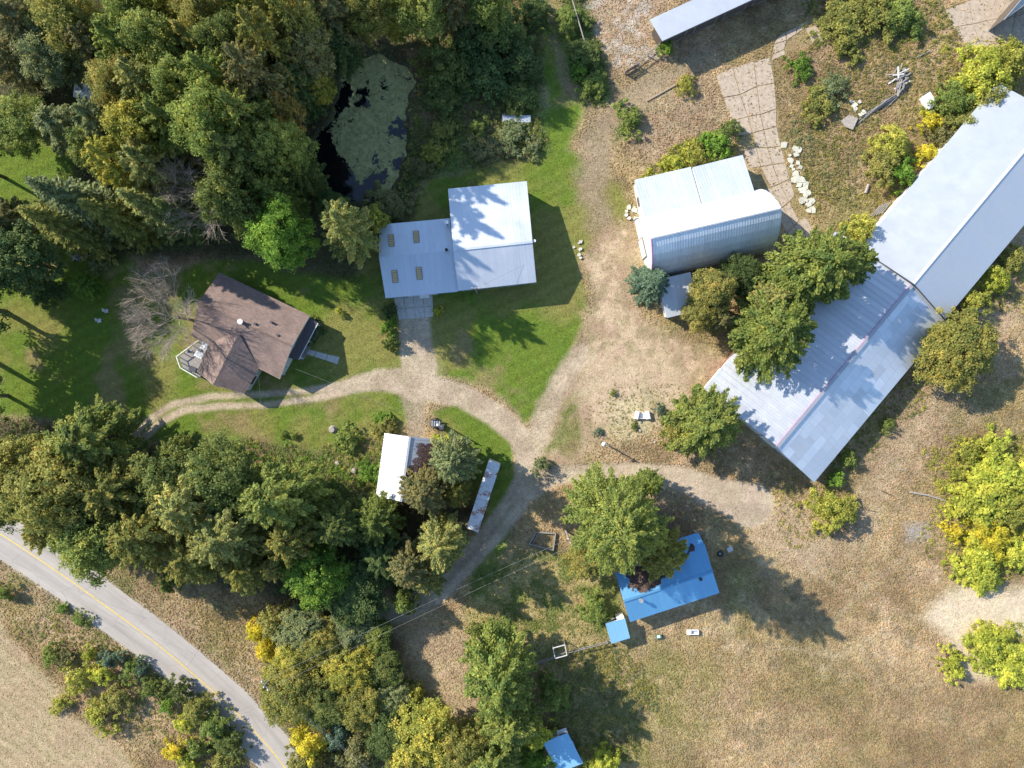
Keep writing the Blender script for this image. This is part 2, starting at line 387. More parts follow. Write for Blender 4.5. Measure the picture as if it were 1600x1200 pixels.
# verge both sides of road
rdpts = [(-700, 480, 70), (-150, 750, 62), (0, 834, 60), (97, 897, 60), (250, 1010, 60), (350, 1095, 58), (440, 1190, 55), (560, 1400, 55), (800, 1900, 60)]
paint(line(rdpts, 20), L3(col(.33, .245, .14), col(.21, .195, .075), sm(.4, .65, nB)), 1.0, .8)
# mown lawn
lawn_c = L3(col(.125, .182, .024), col(.215, .205, .055), sm(.42, .66, nA)); lawn_c = L3(lawn_c, col(.26, .20, .09), sm(.55, .72, fbm(PX, PY, 70, 4, 71)) * .8)
strp = np.sin((PX * .45 + PY * .9) * .33 + nC * 8) * .5 + .5; lawn_c = lawn_c * (.93 + .13 * strp)[..., None]
lawn1 = np.maximum.reduce([
    poly([(560, 330), (640, 330), (670, 275), (740, 262), (850, 215), (905, 250), (975, 290), (985, 330), (930, 370), (905, 420), (912, 500), (893, 560), (845, 655), (815, 660), (770, 612), (690, 588), (676, 500), (600, 470), (560, 420)]),
    poly([(-300, 230), (110, 215), (130, 300), (230, 430), (340, 400), (480, 420), (600, 430), (625, 500), (627, 575), (560, 598), (420, 612), (280, 618), (232, 645), (195, 700), (60, 650), (-300, 600)]),
    poly([(225, 690), (262, 655), (330, 642), (480, 628), (640, 612), (650, 650), (625, 672), (560, 690), (490, 705), (400, 690), (300, 688)], 5, .5),
    poly([(672, 640), (715, 630), (775, 655), (803, 690), (806, 740), (795, 800), (770, 830), (742, 830), (700, 700)], 6, .5),
    poly([(870, 640), (895, 635), (905, 690), (895, 705), (850, 705)], 6),
    poly([(815, -200), (850, -200), (885, 60), (910, 170), (890, 260), (850, 290), (820, 240), (850, 150)], 12),
    poly([(20, 115), (175, 118), (170, 175), (100, 172), (20, 175)], 8),
    poly([(770, 790), (800, 795), (780, 880), (740, 930), (745, 880), (775, 835)], 8)])
paint(lawn1, lawn_c, .12)
# weedy greener ground
weed1 = np.maximum.reduce([
    poly([(240, 690), (400, 683), (500, 700), (620, 665), (600, 740), (590, 800), (420, 800), (300, 740)]),
    poly([(640, -100), (820, -100), (850, 60), (845, 180), (860, 240), (740, 262), (660, 275), (625, 330), (600, 320), (645, 150)]),
    poly([(870, -100), (900, -100), (945, 120), (950, 170), (915, 160), (890, 90)]),
    poly([(960, 170), (1010, 160), (1000, 200), (960, 230)])])
paint(weed1, L3(col(.13, .18, .045), col(.20, .15, .075), sm(.42, .68, nA)), 1.0, .95)
# green-tinged meadow south-centre
paint(poly([(840, 1010), (960, 1000), (1080, 1000), (1120, 1060), (1120, 1140), (1040, 1180), (1000, 1260), (840, 1260)], 40), L3(col(.24, .215, .07), col(.36, .28, .135), sm(.4, .65, nB)), 1.0, .75)
paint(poly([(1210, 1010), (1330, 1000), (1330, 1080), (1260, 1090)], 40), col(.17, .16, .06), 1.0, .35)
# forest floor
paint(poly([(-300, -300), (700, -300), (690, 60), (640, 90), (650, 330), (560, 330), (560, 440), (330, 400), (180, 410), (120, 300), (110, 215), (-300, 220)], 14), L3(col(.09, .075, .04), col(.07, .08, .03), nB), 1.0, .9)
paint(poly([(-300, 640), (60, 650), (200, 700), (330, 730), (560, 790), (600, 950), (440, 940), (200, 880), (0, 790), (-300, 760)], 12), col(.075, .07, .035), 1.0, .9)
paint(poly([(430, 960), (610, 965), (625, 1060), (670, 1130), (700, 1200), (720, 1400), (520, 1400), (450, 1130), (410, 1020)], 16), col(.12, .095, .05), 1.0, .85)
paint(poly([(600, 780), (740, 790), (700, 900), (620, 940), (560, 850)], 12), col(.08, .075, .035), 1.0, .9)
paint(poly([(628, 985), (700, 975), (752, 1000), (745, 1060), (748, 1120), (700, 1115), (655, 1060)], 10), L3(col(.47, .36, .22), col(.36, .27, .16), nB), .8, .95)
# bare sandy places
sand_c = L3(col(.50, .39, .26), col(.40, .30, .19), sm(.35, .65, nB))
yard = poly([(832, 668), (862, 610), (897, 570), (915, 510), (925, 455), (912, 410), (935, 370), (985, 345), (1003, 380), (985, 420), (1000, 480), (1035, 515), (1090, 530), (1130, 560), (1100, 600), (1060, 640), (1040, 668), (1000, 680), (975, 665), (930, 700), (900, 720), (850, 730)], 14)
paint(yard, L3(L3(col(.50, .375, .24), col(.36, .26, .16), sm(.38, .62, nB)), col(.27, .22, .11), sm(.5, .68, nD) * .6), .22)
paint(poly([(925, 560), (1060, 570), (1060, 640), (1010, 670), (960, 640), (900, 620)], 22), col(.52, .40, .265), .2, .75)
paint(poly([(955, 615), (1010, 625), (1010, 680), (960, 690)], 12), col(.50, .43, .25), .4, .6)
paint(poly([(1440, 960), (1500, 905), (1560, 920), (1750, 880), (1750, 1010), (1590, 1000), (1560, 1020), (1560, 1065), (1515, 1065), (1490, 1000)], 16), col(.60, .49, .33), .3, .95)
paint(poly([(1190, 780), (1280, 770), (1310, 840), (1270, 900), (1180, 860)], 25), col(.44, .33, .21), .6, .6)
paint(line([(1600, 470, 12), (1400, 700, 20), (1330, 850, 22), (1250, 870, 26)], 25), col(.42, .315, .20), .6, .6)
paint(poly([(950, 0), (1040, -20), (1020, 60), (1035, 90), (960, 120), (930, 60), (900, -20)], 14), L3(col(.40, .29, .19), col(.5, .43, .36), sm(.5, .6, nD)), .8, .8)
paint(poly([(1000, 160), (1110, 110), (1150, 200), (1060, 240), (1000, 260), (975, 220)], 14), col(.34, .245, .155), .9, .6)
paint(line([(1480, 1030, 2), (1380, 985, 3), (1310, 1025, 3), (1200, 1010, 1)], 6), col(.46, .36, .24), .6, .5)
paint(line([(1300, 970, 4), (1420, 860, 4), (1550, 770, 4)], 6), col(.43, .33, .21), .6, .4)
# mown verge along the tracks
paint(np.maximum(line([(205, 695, 20), (240, 655, 18), (290, 628, 20), (400, 622, 22), (560, 602, 22), (640, 610, 30)], 5), line([(648, 490, 36), (650, 575, 40)], 6)), lawn_c * .96, .1, .9)
paint(poly([(868, 645), (897, 632), (906, 690), (893, 706), (852, 706)], 8, 1.3), lawn_c * .9, .3, .75)
paint(poly([(1010, 585), (1035, 640), (1030, 670), (1012, 640)], 10), col(.2, .2, .08), .5, .4)
# green and gold rough grass left of the cottage
paint(poly([(745, 880), (800, 860), (880, 860), (965, 900), (975, 960), (940, 1000), (830, 1030), (750, 1010), (725, 940)], 16, 1.4), L3(col(.15, .18, .045), col(.38, .31, .13), sm(.42, .62, fbm(PX, PY, 28, 4, 301))), .9, .9)
# gravel and dirt tracks
trk_c = L3(col(.47, .375, .265), col(.37, .29, .20), sm(.35, .7, nB))
T1 = line([(648, 495, 24), (650, 540, 24), (655, 575, 28), (650, 602, 26)], 4, .25)
T2 = line([(540, 600, 8), (590, 592, 16), (650, 600, 22), (720, 618, 18), (775, 648, 18), (810, 680, 18), (826, 712, 17), (828, 745, 20), (800, 790, 20), (770, 830, 19), (728, 880, 17), (690, 920, 17), (640, 948, 17), (590, 965, 16)], 4, .3)
T3 = np.maximum(line([(195, 700, 7), (222, 663, 6), (270, 632, 5.5), (330, 619, 5), (400, 617, 4.5), (470, 612, 4.5), (560, 598, 8)], 3, .15), line([(210, 700, 7), (245, 664, 6), (290, 640, 6), (345, 634, 5), (410, 634, 4.5), (480, 625, 4.5), (560, 605, 8), (620, 600, 8)], 3, .15))
T4 = line([(825, 760, 22), (870, 742, 16), (930, 737, 14), (1000, 740, 17), (1070, 750, 20), (1130, 775, 26), (1175, 790, 34)], 5, .4)
T5 = line([(835, 700, 16), (846, 655, 14), (875, 600, 16), (905, 550, 14)], 6, .5)
T6 = line([(646, 610, 22), (648, 640, 16), (650, 675, 13)], 6, .4)
T7 = line([(1100, 85, 8), (1010, 135, 16), (950, 178, 17), (935, 230, 22), (925, 290, 20), (935, 350, 20)], 12, 1.2)
T8 = line([(860, -60, 7), (865, 60, 7), (885, 130, 8), (925, 170, 10)], 8, .4)
paint(T6, col(.33, .26, .18), .4, .85); paint(T7, L3(col(.37, .28, .18), col(.25, .19, .11), nB), .4, .9); paint(T8, col(.26, .20, .11), .4, .75)
trk = np.maximum.reduce([T1, T2, T3, T4, T5 * .8]); paint(trk, trk_c, .12, .95)
paint(line([(800, 790, 4), (770, 830, 4), (728, 880, 4), (690, 920, 4)], 4, .3), col(.24, .2, .13), .3, .5)
paint(line([(646, 505, 4), (648, 560, 6)], 7, .4), col(.30, .25, .17), .3, .5)
paint(line([(870, 742, 2), (930, 738, 2), (1000, 742, 2), (1070, 755, 2)], 4, .4), col(.54, .44, .31), .1, .5)
for ln_ in ([(905, 590, 2), (935, 560, 2), (960, 520, 2), (965, 470, 2)], [(918, 600, 2), (950, 570, 2), (976, 530, 2), (985, 480, 2)], [(880, 640, 2), (930, 610, 2), (1000, 600, 2), (1040, 575, 2)], [(885, 655, 2), (935, 625, 2), (1005, 615, 2), (1050, 590, 2)]):
    G = L3(G, col(.40, .29, .18), (1 - sm(-1, 4, sdf_line(PX + wx * .5, PY + wy * .5, ln_))) * .4)
# gravel shoulder and crumbled road edge
shd = 1 - sm(0, 6, np.abs(sdf_line(PX, PY, [(a_, b_, 33) for a_, b_, c_ in rdpts])) + (nD - .5) * 8)
G = L3(G, col(.46, .38, .27), shd * .8)
# reddish bare soil and grey patches
paint(poly([(1110, 560), (1150, 545), (1135, 600), (1095, 605)], 6), col(.30, .18, .13), .6, .6)
paint(poly([(1420, 815), (1450, 815), (1450, 840), (1420, 840)], 10), col(.36, .33, .32), .4, .6)
PATCHY = 1 + (fbm(PX, PY, 14, 3, 81) - .5) * .5 * rough
G = G * PATCHY[..., None]
# pond basin
pond = [(524, 102), (545, 88), (590, 82), (642, 100), (655, 124), (644, 154), (640, 192), (636, 234), (628, 275), (609, 300), (579, 318), (524, 316), (465, 285), (475, 240), (500, 205), (522, 176), (528, 137)]
sdP = sdf_poly(PX + wx * .7 + (nD - .5) * 9, PY + wy * .7 + (nB - .5) * 9, pond)
Z = -0.9 * (1 - sm(-14, 2, sdP)) + (fbm(PX, PY, 30, 3, 91) - .5) * .08 * rough
Z = np.where((np.abs(X) > 86) | (np.abs(Y) > 66), 0, Z)
bank = (1 - sm(0, 10, np.abs(sdP))); G = L3(G, col(.09, .08, .045), bank * .8)
# the asphalt road and buildings lie flat
Z = Z * sm(30, 60, np.abs(sdf_line(PX, PY, [(a, b, 20) for a, b, c in rdpts])) + 0)
tint = np.concatenate([G, rough[..., None]], -1).astype(np.float32)
idx = np.arange(nxg * nyg).reshape(nyg, nxg)
F = np.stack([idx[:-1, :-1], idx[:-1, 1:], idx[1:, 1:], idx[1:, :-1]], -1).reshape(-1, 4)
V = np.stack([X, Y, Z], -1).reshape(-1, 3)
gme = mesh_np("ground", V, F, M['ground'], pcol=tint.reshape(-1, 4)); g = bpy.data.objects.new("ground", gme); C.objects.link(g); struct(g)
def overlay(name, mask, dz):
    mm = mask.reshape(-1); fin = (np.abs(V[:, 0]) < 120) & (np.abs(V[:, 1]) < 90)
    k = (mm[F] > .5).all(1) & fin[F].all(1); f = F[k]; u, inv = np.unique(f, return_inverse=True)
    v = V[u].copy(); v[:, 2] += dz
    me = mesh_np(name, v, inv.reshape(-1, 4), M['ground'], pcol=tint.reshape(-1, 4)[u]); o = bpy.data.objects.new(name, me); C.objects.link(o); return struct(o)
overlay("lawn", lawn1 * (trk < .5), .004); overlay("dirt_track", trk, .008); overlay("dirt_yard", yard * (trk < .5), .006)
def at_ground(arr, x, y):
    i = np.clip(np.searchsorted(gx, x), 0, nxg - 1); j = np.clip(np.searchsorted(gy, y), 0, nyg - 1); return arr[j, i]

# water surface
wxs = np.arange(-36, -12, .25); wys = np.arange(26, 53, .25); WX, WY = np.meshgrid(wxs, wys); wpx = WX * 10 + 800; wpy = 600 - WY * 10
alg = (.80 - .45 * sm(.60, .78, fbm(wpx, wpy, 14, 4, 401))).astype(np.float32)
for pl in ([(528, 128), (548, 130), (545, 165), (530, 178), (515, 205), (525, 235), (545, 262), (560, 300), (540, 330), (440, 300), (480, 215)],
           [(560, 135), (572, 132), (572, 160), (560, 165)], [(610, 200), (632, 192), (634, 208), (612, 208)], [(612, 250), (626, 245), (628, 262), (612, 262)], [(560, 285), (600, 268), (600, 285), (575, 312), (555, 312)]):
    alg = np.minimum(alg, sm(-9, 12, sdf_poly(wpx + (vnoise(wpx, wpy, 9, 5) - .5) * 18, wpy + (vnoise(wpx, wpy, 9, 6) - .5) * 18, pl)) * .8 + .0)
n_w = len(wxs); ii = np.arange(WX.size).reshape(WX.shape); WF = np.stack([ii[:-1, :-1], ii[:-1, 1:], ii[1:, 1:], ii[1:, :-1]], -1).reshape(-1, 4)
kk = (sdf_poly(wpx, wpy, pond).reshape(-1)[WF] < 22).all(1)
wm = mesh_np("water", np.stack([WX, WY, np.full(WX.shape, -.3)], -1).reshape(-1, 3), WF[kk], M['water'], pcol=np.stack([alg] * 4, -1).reshape(-1, 4))
w = bpy.data.objects.new("water", wm); C.objects.link(w); struct(w)

# asphalt road
def smooth_path(pts, n=8):
    out = []
    for i in range(len(pts) - 1):
        p0 = pts[max(i - 1, 0)]; p1 = pts[i]; p2 = pts[i + 1]; p3 = pts[min(i + 2, len(pts) - 1)]
        for k in range(n):
            t = k / n; out.append(tuple(.5 * (2 * b + (c - a) * t + (2 * a - 5 * b + 4 * c - d) * t * t + (3 * b - a - 3 * c + d) * t ** 3) for a, b, c, d in zip(p0, p1, p2, p3)))
    out.append(pts[-1]); return out
rd = smooth_path([(-700, 480), (-150, 745), (0, 834), (97, 898), (157, 941), (250, 1010), (350, 1095), (400, 1145), (445, 1199), (520, 1310), (800, 1800)])
def ribbon(name, path, hw, z, mat, jit=0, kind=None):
    vs = []; uvs = []; s = 0
    P = [W(*p) for p in path]
    for i, p in enumerate(P):
        d = (P[min(i + 1, len(P) - 1)] - P[max(i - 1, 0)]).normalized(); nrm = Vector((-d.y, d.x, 0))
        if i: s += (P[i] - P[i - 1]).length
        a, b = hw + random.uniform(-jit, jit), hw + random.uniform(-jit, jit)
        vs += [p + nrm * a + Vector((0, 0, z)), p - nrm * b + Vector((0, 0, z))]; uvs += [(s, a), (s, -b)]
    mb = MB(); fs = [(2 * i, 2 * i + 1, 2 * i + 3, 2 * i + 2) for i in range(len(P) - 1)]
    mb.add(vs, fs, [[uvs[k] for k in f] for f in fs]); return mb.build(name, mat)
road = struct(ribbon("road", rd, 3.35, .03, M['asphalt'], .07))
ln = struct(ribbon("road_marking", rd, .09, .036, M['yellow_line'], .01)); 

# concrete pads (slabs with open joints)
def pad(name, pts_a, pts_b, nu, nv, mat, z=.05, skip=.0, jit=.12, gap=.06):
    """strip between two px polylines with the same count"""
    mb = MB(); A = [W(*p) for p in pts_a]; B = [W(*p) for p in pts_b]
    def at(P, t):
        t = t * (len(P) - 1); i = min(int(t), len(P) - 2); return P[i].lerp(P[i + 1], t - i)
    pt = [[at(A, i / nu).lerp(at(B, i / nu), j / nv) + Vector((random.uniform(-jit, jit), random.uniform(-jit, jit), 0)) for j in range(nv + 1)] for i in range(nu + 1)]
    for i in range(nu):
        for j in range(nv):
            if random.random() < skip: continue
            q = [pt[i][j], pt[i + 1][j], pt[i + 1][j + 1], pt[i][j + 1]]; c = sum(q, Vector()) / 4
            q = [p + (c - p).normalized() * gap for p in q]; zz = z + random.uniform(-.015, .02)
            top = [p + Vector((0, 0, zz)) for p in q]; bot = [p + Vector((0, 0, -.1)) for p in q]
            mb.add(top + bot, [(0, 1, 2, 3), (0, 4, 5, 1), (1, 5, 6, 2), (2, 6, 7, 3), (3, 7, 4, 0)])
    return struct(mb.build(name, mat))
pad("concrete_yard", [(1118, 118), (1150, 200), (1165, 245), (1205, 320), (1250, 400)], [(1205, 88), (1213, 180), (1222, 240), (1238, 300), (1275, 370)], 9, 3, M['concrete'], skip=.08, jit=.28, gap=.1)
pad("concrete_yard", [(1205, 95), (1215, 60)], [(1288, 62), (1270, 25)], 3, 4, M['concrete'], skip=.25, jit=.3, gap=.12)
pad("concrete_yard", [(1475, 15), (1500, 60), (1520, 92)], [(1620, -30), (1610, 40), (1600, 85)], 3, 4, M['concrete'], jit=.3, skip=.05)
pad("concrete_apron", [(615, 465), (623, 500)], [(676, 461), (677, 495)], 2, 4, M['pale_concrete'], z=.06, jit=.02, gap=.05)
pad("walkway", [(476, 544), (531, 558)], [(472, 551), (527, 569)], 3, 1, M['pale_concrete'], z=.06, jit=.03)

# ------------------------------------------------------------------ BUILDINGS
def lerp(a, b, t): return a + (b - a) * t
def inset(P, d):
    """inset a quad of ground points by d metres"""
    c = sum(P, Vector()) / len(P); out = []; n = len(P)
    for i in range(n):
        a, b, e = P[i - 1], P[i], P[(i + 1) % n]
        u = (a - b).normalized(); v = (e - b).normalized(); out.append(b + (u + v) * d)
    return out
def wall_ring(pts, tops, mat, T, name='wall'):
    """closed wall body; tops = z of each corner"""
    mb = MB(); n = len(pts)
    vs = [Vector((p.x, p.y, 0.0)) for p in pts] + [Vector((p.x, p.y, t)) for p, t in zip(pts, tops)]
    mb.add(vs, [(i, (i + 1) % n, n + (i + 1) % n, n + i) for i in range(n)] + [tuple(range(n, 2 * n)), tuple(range(n - 1, -1, -1))]); return mb.build(name, mat, T)
def opening(T, name, a, b, t, w, z0, h, mat, frame=None, outc=None, d=.06):
    """door or window on the wall line a-b"""
    a = Vector((a.x, a.y, 0)); b = Vector((b.x, b.y, 0)); u = (b - a).normalized(); n = Vector((u.y, -u.x, 0)); c = a.lerp(b, t)
    if outc is not None and (c - outc).dot(n) < 0: n = -n
    rz = math.atan2(u.y, u.x)
    o = MB().box(c + n * d * .5 + Vector((0, 0, z0 + h / 2)), (w, d, h), rz).build(name, mat, T)
    if frame:
        mb = MB(); q = c + n * (d * .5 + .01)
        for s in (-1, 1): mb.box(q + u * s * (w / 2 + .05) + Vector((0, 0, z0 + h / 2)), (.1, d + .03, h + .2), rz)
        mb.box(q + Vector((0, 0, z0 + h + .05)), (w - .002, d + .03, .1), rz)
        if name != 'door': mb.box(q + Vector((0, 0, z0 - .05)), (w - .002, d + .08, .1), rz)
        f = mb; f.off = T.location; fo = f.build('frame', frame, o)
    return o
def gable(name, label, cat, a, r, b, ze, zr, wall, roof, over=.35, th=.1, cap=None, roof_b=None, group=None, zb=None, ends=True):
    """a=(a0,a1) eave px, r=(r0,r1) ridge px, b=(b0,b1) other eave px"""
    zb = ze if zb is None else zb
    A = [W(*p, ze) for p in a]; Rr = [W(*p, zr) for p in r]; B = [W(*p, zb) for p in b]
    c = (A[0] + A[1] + B[0] + B[1]) / 4
    T = thing(name, (c.x, c.y, 0), label, cat, group)
    MB().slab([A[0], A[1], Rr[1], Rr[0]], th).build('roof', roof, T)
    MB().slab([B[0], B[1], Rr[1] + Vector((0, 0, -.003)), Rr[0] + Vector((0, 0, -.003))], th).build('roof', roof_b or roof, T)
    F = inset([A[0], A[1], B[1], B[0]], over)
    def under(p, E0, E1):   # height of roof underside above p on the slope starting at eave E0E1
        u = (E1 - E0).normalized(); n = Vector((-u.y, u.x, 0)); d = abs((p - E0).dot(n)); D = abs((Rr[0] - E0).dot(n)); z0 = E0.z
        return z0 + (zr - z0) * d / D - th - .06
    m0 = (Rr[0] + (Rr[1] - Rr[0]).normalized() * over); m1 = (Rr[1] - (Rr[1] - Rr[0]).normalized() * over)
    ring = [F[0], F[1], m1, F[2], F[3], m0]
    tops = [under(F[0], A[0], A[1]), under(F[1], A[0], A[1]), zr - th - .08, under(F[2], B[0], B[1]), under(F[3], B[0], B[1]), zr - th - .08]
    # wall body as two halves so that tops stay planar
    mb = MB()
    for q, t in (((0, 1, 2, 5), 0), ((5, 2, 3, 4), 0)):
        vs = [Vector((ring[i].x, ring[i].y, 0)) for i in q] + [Vector((ring[i].x, ring[i].y, tops[i])) for i in q]
        fs = [(4, 5, 6, 7)] + ([(0, 1, 5, 4), (1, 2, 6, 5), (3, 0, 4, 7)] if q[0] == 0 else [(1, 2, 6, 5), (2, 3, 7, 6), (3, 0, 4, 7)])
        mb.add(vs, fs)
    mb.build('wall', wall, T)
    if cap:
        d = (Rr[1] - Rr[0]).normalized() * .02
        MB().bar(Rr[0] - d + Vector((0, 0, .03)), Rr[1] + d + Vector((0, 0, .03)), .34, .07).build('ridge_cap', cap, T)
    return T, F, ring, tops, A, Rr, B
def vent(T, px, py, z, name='vent', r=.12, h=.5, mat=None, cap=True):
    p = W(px, py, z); mb = MB().cyl(p - Vector((0, 0, .1)), r, h, 10)
    if cap: mb.cyl(p + Vector((0, 0, h - .1)), r * 1.6, .08, 10)
    return mb.build(name, mat or M['grey_metal'], T)

# --- metal shop with annex
T, F, ring, tops, A, Rr, B = gable("workshop", "large pale metal-roofed workshop with lower wing holding four amber skylights", "workshop",
    ((700, 295), (823, 283)), ((708, 391), (832, 378)), ((716, 454.5), (838, 441)), 3.7, 5.7, M['green_wall'], M['shop_roof'], cap=M['shop_roof'])
cen = sum(F, Vector()) / 4
for t in (.3, .7): opening(T, 'window', F[2], F[3], t, 1.4, 1.1, 1.1, M['glass'], M['white_paint'], cen)
opening(T, 'door', F[1], F[2], .3, 1.0, 0.02, 2.1, M['white_paint'], M['grey_metal'], cen)
opening(T, 'garage_door', F[1], F[2], .7, 3.2, 0.02, 2.6, M['white_paint'], M['grey_metal'], cen)
shop = T
# annex as roof + wall parts of the same thing
za, zr2, zb = 3.05, 3.75, 3.3
a0, a1 = W(592.5, 351, za), W(702.5, 341, za); r0, r1 = W(592, 402, zr2), W(708, 391, zr2); b0, b1 = W(602.5, 466, zb), W(716, 455.5, zb)
MB().slab([a0, a1, r1, r0], .1).build('roof', M['annex_roof'], shop); MB().slab([b0, b1, r1 - Vector((0, 0, .003)), r0 - Vector((0, 0, .003))], .1).build('roof', M['annex_roof'], shop)
I = inset([a0, a1, b1, b0], .35); wall_ring(I, [za - .22, za - .12, zb - .18, zb - .22], M['green_wall'], shop)
mid = (I[0] + I[3]) / 2
wall_ring([I[0].lerp(I[3], .15), I[1].lerp(I[2], .15), I[1].lerp(I[2], .8), I[0].lerp(I[3], .8)], [za - .08, za - .08, zb - .04, zb - .04], M['green_wall'], shop, 'gable_infill')
ac = sum(I, Vector()) / 4
opening(shop, 'garage_door', I[2], I[3], .52, 4.6, .05, 2.4, M['white_paint'], M['grey_metal'], ac)
opening(shop, 'window', I[3], I[0], .5, 1.2, 1.0, 1.0, M['glass'], M['white_paint'], ac)
def on_roof(px, py, Q):
    """world point of the roof plane Q seen at the pixel"""
    n = (Q[1] - Q[0]).cross(Q[3] - Q[0]).normalized(); o = Vector((0, 0, CAMH)); d = W(px, py, 0) - o
    return o + d * ((Q[0] - o).dot(n) / d.dot(n)), (n if n.z > 0 else -n)
for (px, py), Q in (((611.5, 376), (a0, a1, r1, r0)), ((650.5, 370), (a0, a1, r1, r0)), ((617, 432), (b0, b1, r1, r0)), ((655, 427), (b0, b1, r1, r0))):
    p, n = on_roof(px, py, Q); u = (Q[1] - Q[0]).normalized(); v = n.cross(u)
    fr = MB(); wd, ht = .42, .92
    for s in (-1, 1):
        fr.bar(p + u * s * wd - v * ht + n * .06, p + u * s * wd + v * ht + n * .06, .09, .12)
    for k in range(6): q = -ht + k * ht * .4; fr.bar(p - u * wd + v * q + n * .055, p + u * wd + v * q + n * .055, .07, .1)
    f = fr.build('skylight', M['grey_wood'], shop)
    g_ = MB(); g_.slab([p - u * wd - v * ht + n * .05, p + u * wd - v * ht + n * .05, p + u * wd + v * ht + n * .05, p - u * wd + v * ht + n * .05], .03); g_.off = shop.location; g_.build('pane', M['skylight'], f)
vent(shop, 698, 349, 3.6, 'chimney', .2, .9, M['white_paint']); vent(shop, 698, 391, 3.75, 'vent_pipe', .15, .5, M['black']); vent(shop, 835, 377, 5.0, 'vent_pipe', .14, .4, M['white_paint'])
MB().box(W(663, 462, 1.2), (1.5, .8, .35), R(4)).build('porch_lamp_hood', M['white_paint'], shop)

# --- service mast on the shop's south side
ms = thing("utility_mast", W(746, 459, 0), "grey wooden service mast with wires at the workshop's south wall", "utility mast")
b_ = W(746, 459, 0); MB().tube([b_, b_ + Vector((0, 0, 6.6))], [.13, .09], 8).build('pole', M['grey_wood'], ms)
MB().bar(b_ + Vector((-.6, 0, 6.2)), b_ + Vector((.6, .1, 6.2)), .1, .1).build('crossarm', M['grey_wood'], ms)
for s in (-.5, 0.05, .5): MB().cyl(b_ + Vector((s, .05, 6.26)), .07, .18, 8).build('insulator', M['white_paint'], ms)

# --- brown house
H_ = thing("house", W(385, 530, 0), "brown shingled L-shaped bungalow with small porch facing the two-rut driveway", "house")
ze, zr = 3.0, 5.2
def Wp(px, py, z): return W(px, py, z)
n0, n1 = Wp(343, 425.6, ze), Wp(484, 493, ze); q0, q1 = Wp(309, 473, zr), Wp(456, 541, zr); s0, s1 = Wp(299, 525, ze), Wp(437, 592, ze)
MB().slab([n0, n1, q1, q0], .14).build('roof', M['shingle'], H_); MB().slab([s0, s1, q1 - Vector((0, 0, .003)), q0 - Vector((0, 0, .003))], .14).build('roof', M['shingle'], H_)
I = inset([n0, n1, s1, s0], .45); c4 = sum(I, Vector()) / 4
e0 = q0 + (q1 - q0).normalized() * .45; e1 = q1 - (q1 - q0).normalized() * .45
mb = MB()
for q in (0, 1):
    P4 = [I[0], I[1], e1, e0] if q == 0 else [e0, e1, I[2], I[3]]; tp = [ze - .05, ze - .05, zr - .25, zr - .25] if q == 0 else [zr - .25, zr - .25, ze - .05, ze - .05]
    vs = [Vector((p.x, p.y, 0)) for p in P4] + [Vector((p.x, p.y, t)) for p, t in zip(P4, tp)]
    mb.add(vs, [(4, 5, 6, 7)] + ([(0, 1, 5, 4), (1, 2, 6, 5), (3, 0, 4, 7)] if q == 0 else [(1, 2, 6, 5), (2, 3, 7, 6), (3, 0, 4, 7)]))
mb.build('wall', M['cream'], H_)
# wing
zw = 4.75
v_t = Wp(373, 521, 4.9); wr1 = Wp(333, 601, zw); we0, we1 = Wp(405, 576, ze), Wp(382, 615, ze - .05); ww0, ww1 = Wp(331, 528, ze), Wp(308, 580, ze - .05)
def fan(pts, nm, mat):
    mb = MB(); a, b, c, d = pts; mb.slab([a, b, c, d], .14); return mb.build(nm, mat, H_)
wr0 = Wp(377, 512, zw + .28)
fan([we0 , we1, wr1, v_t], 'roof', M['shingle']); fan([ww0, ww1, wr1 - Vector((0, 0, .003)), v_t - Vector((0, 0, .003))], 'roof', M['shingle'])
wi = inset([we0, we1, ww1, ww0], .4); rr1 = wr1 + (v_t - wr1).normalized() * .4
wall_ring([wi[0], wi[1], Vector((rr1.x, rr1.y, 0)), wi[2], wi[3]], [ze - .1, ze - .1, zw - .3, ze - .1, ze - .1], M['cream'], H_)
MB().bar(q0 + Vector((0, 0, .02)), q1 + Vector((0, 0, .02)), .3, .06).build('ridge_cap', M['shingle'], H_)
# white fascia at the gable ends
for (p, q) in ((s1, q1), (q1, n1), (we1, wr1), (wr1, ww1), (s1, we0)):
    dd = (p - q).normalized()
    MB().bar(p - Vector((0, 0, .12)), q - Vector((0, 0, .12)), .05, .2).build('fascia', M['cream'], H_)
opening(H_, 'window', I[1], I[2], .78, 1.6, .9, 1.2, M['glass'], M['white_paint'], c4); opening(H_, 'window', I[0], I[1], .3, 1.4, 1.0, 1.1, M['glass'], M['white_paint'], c4)
opening(H_, 'window', I[0], I[1], .7, 1.2, 1.0, 1.1, M['glass'], M['white_paint'], c4); opening(H_, 'door', I[1], I[2], .42, 1.0, .2, 2.1, M['dark_wood'], M['white_paint'], c4)
wc = sum(wi, Vector()) / 4; opening(H_, 'window', wi[0], wi[1], .5, 1.5, .9, 1.2, M['glass'], M['white_paint'], wc); opening(H_, 'window', wi[1], wi[2], .5, 1.3, .9, 1.2, M['glass'], M['white_paint'], wc)
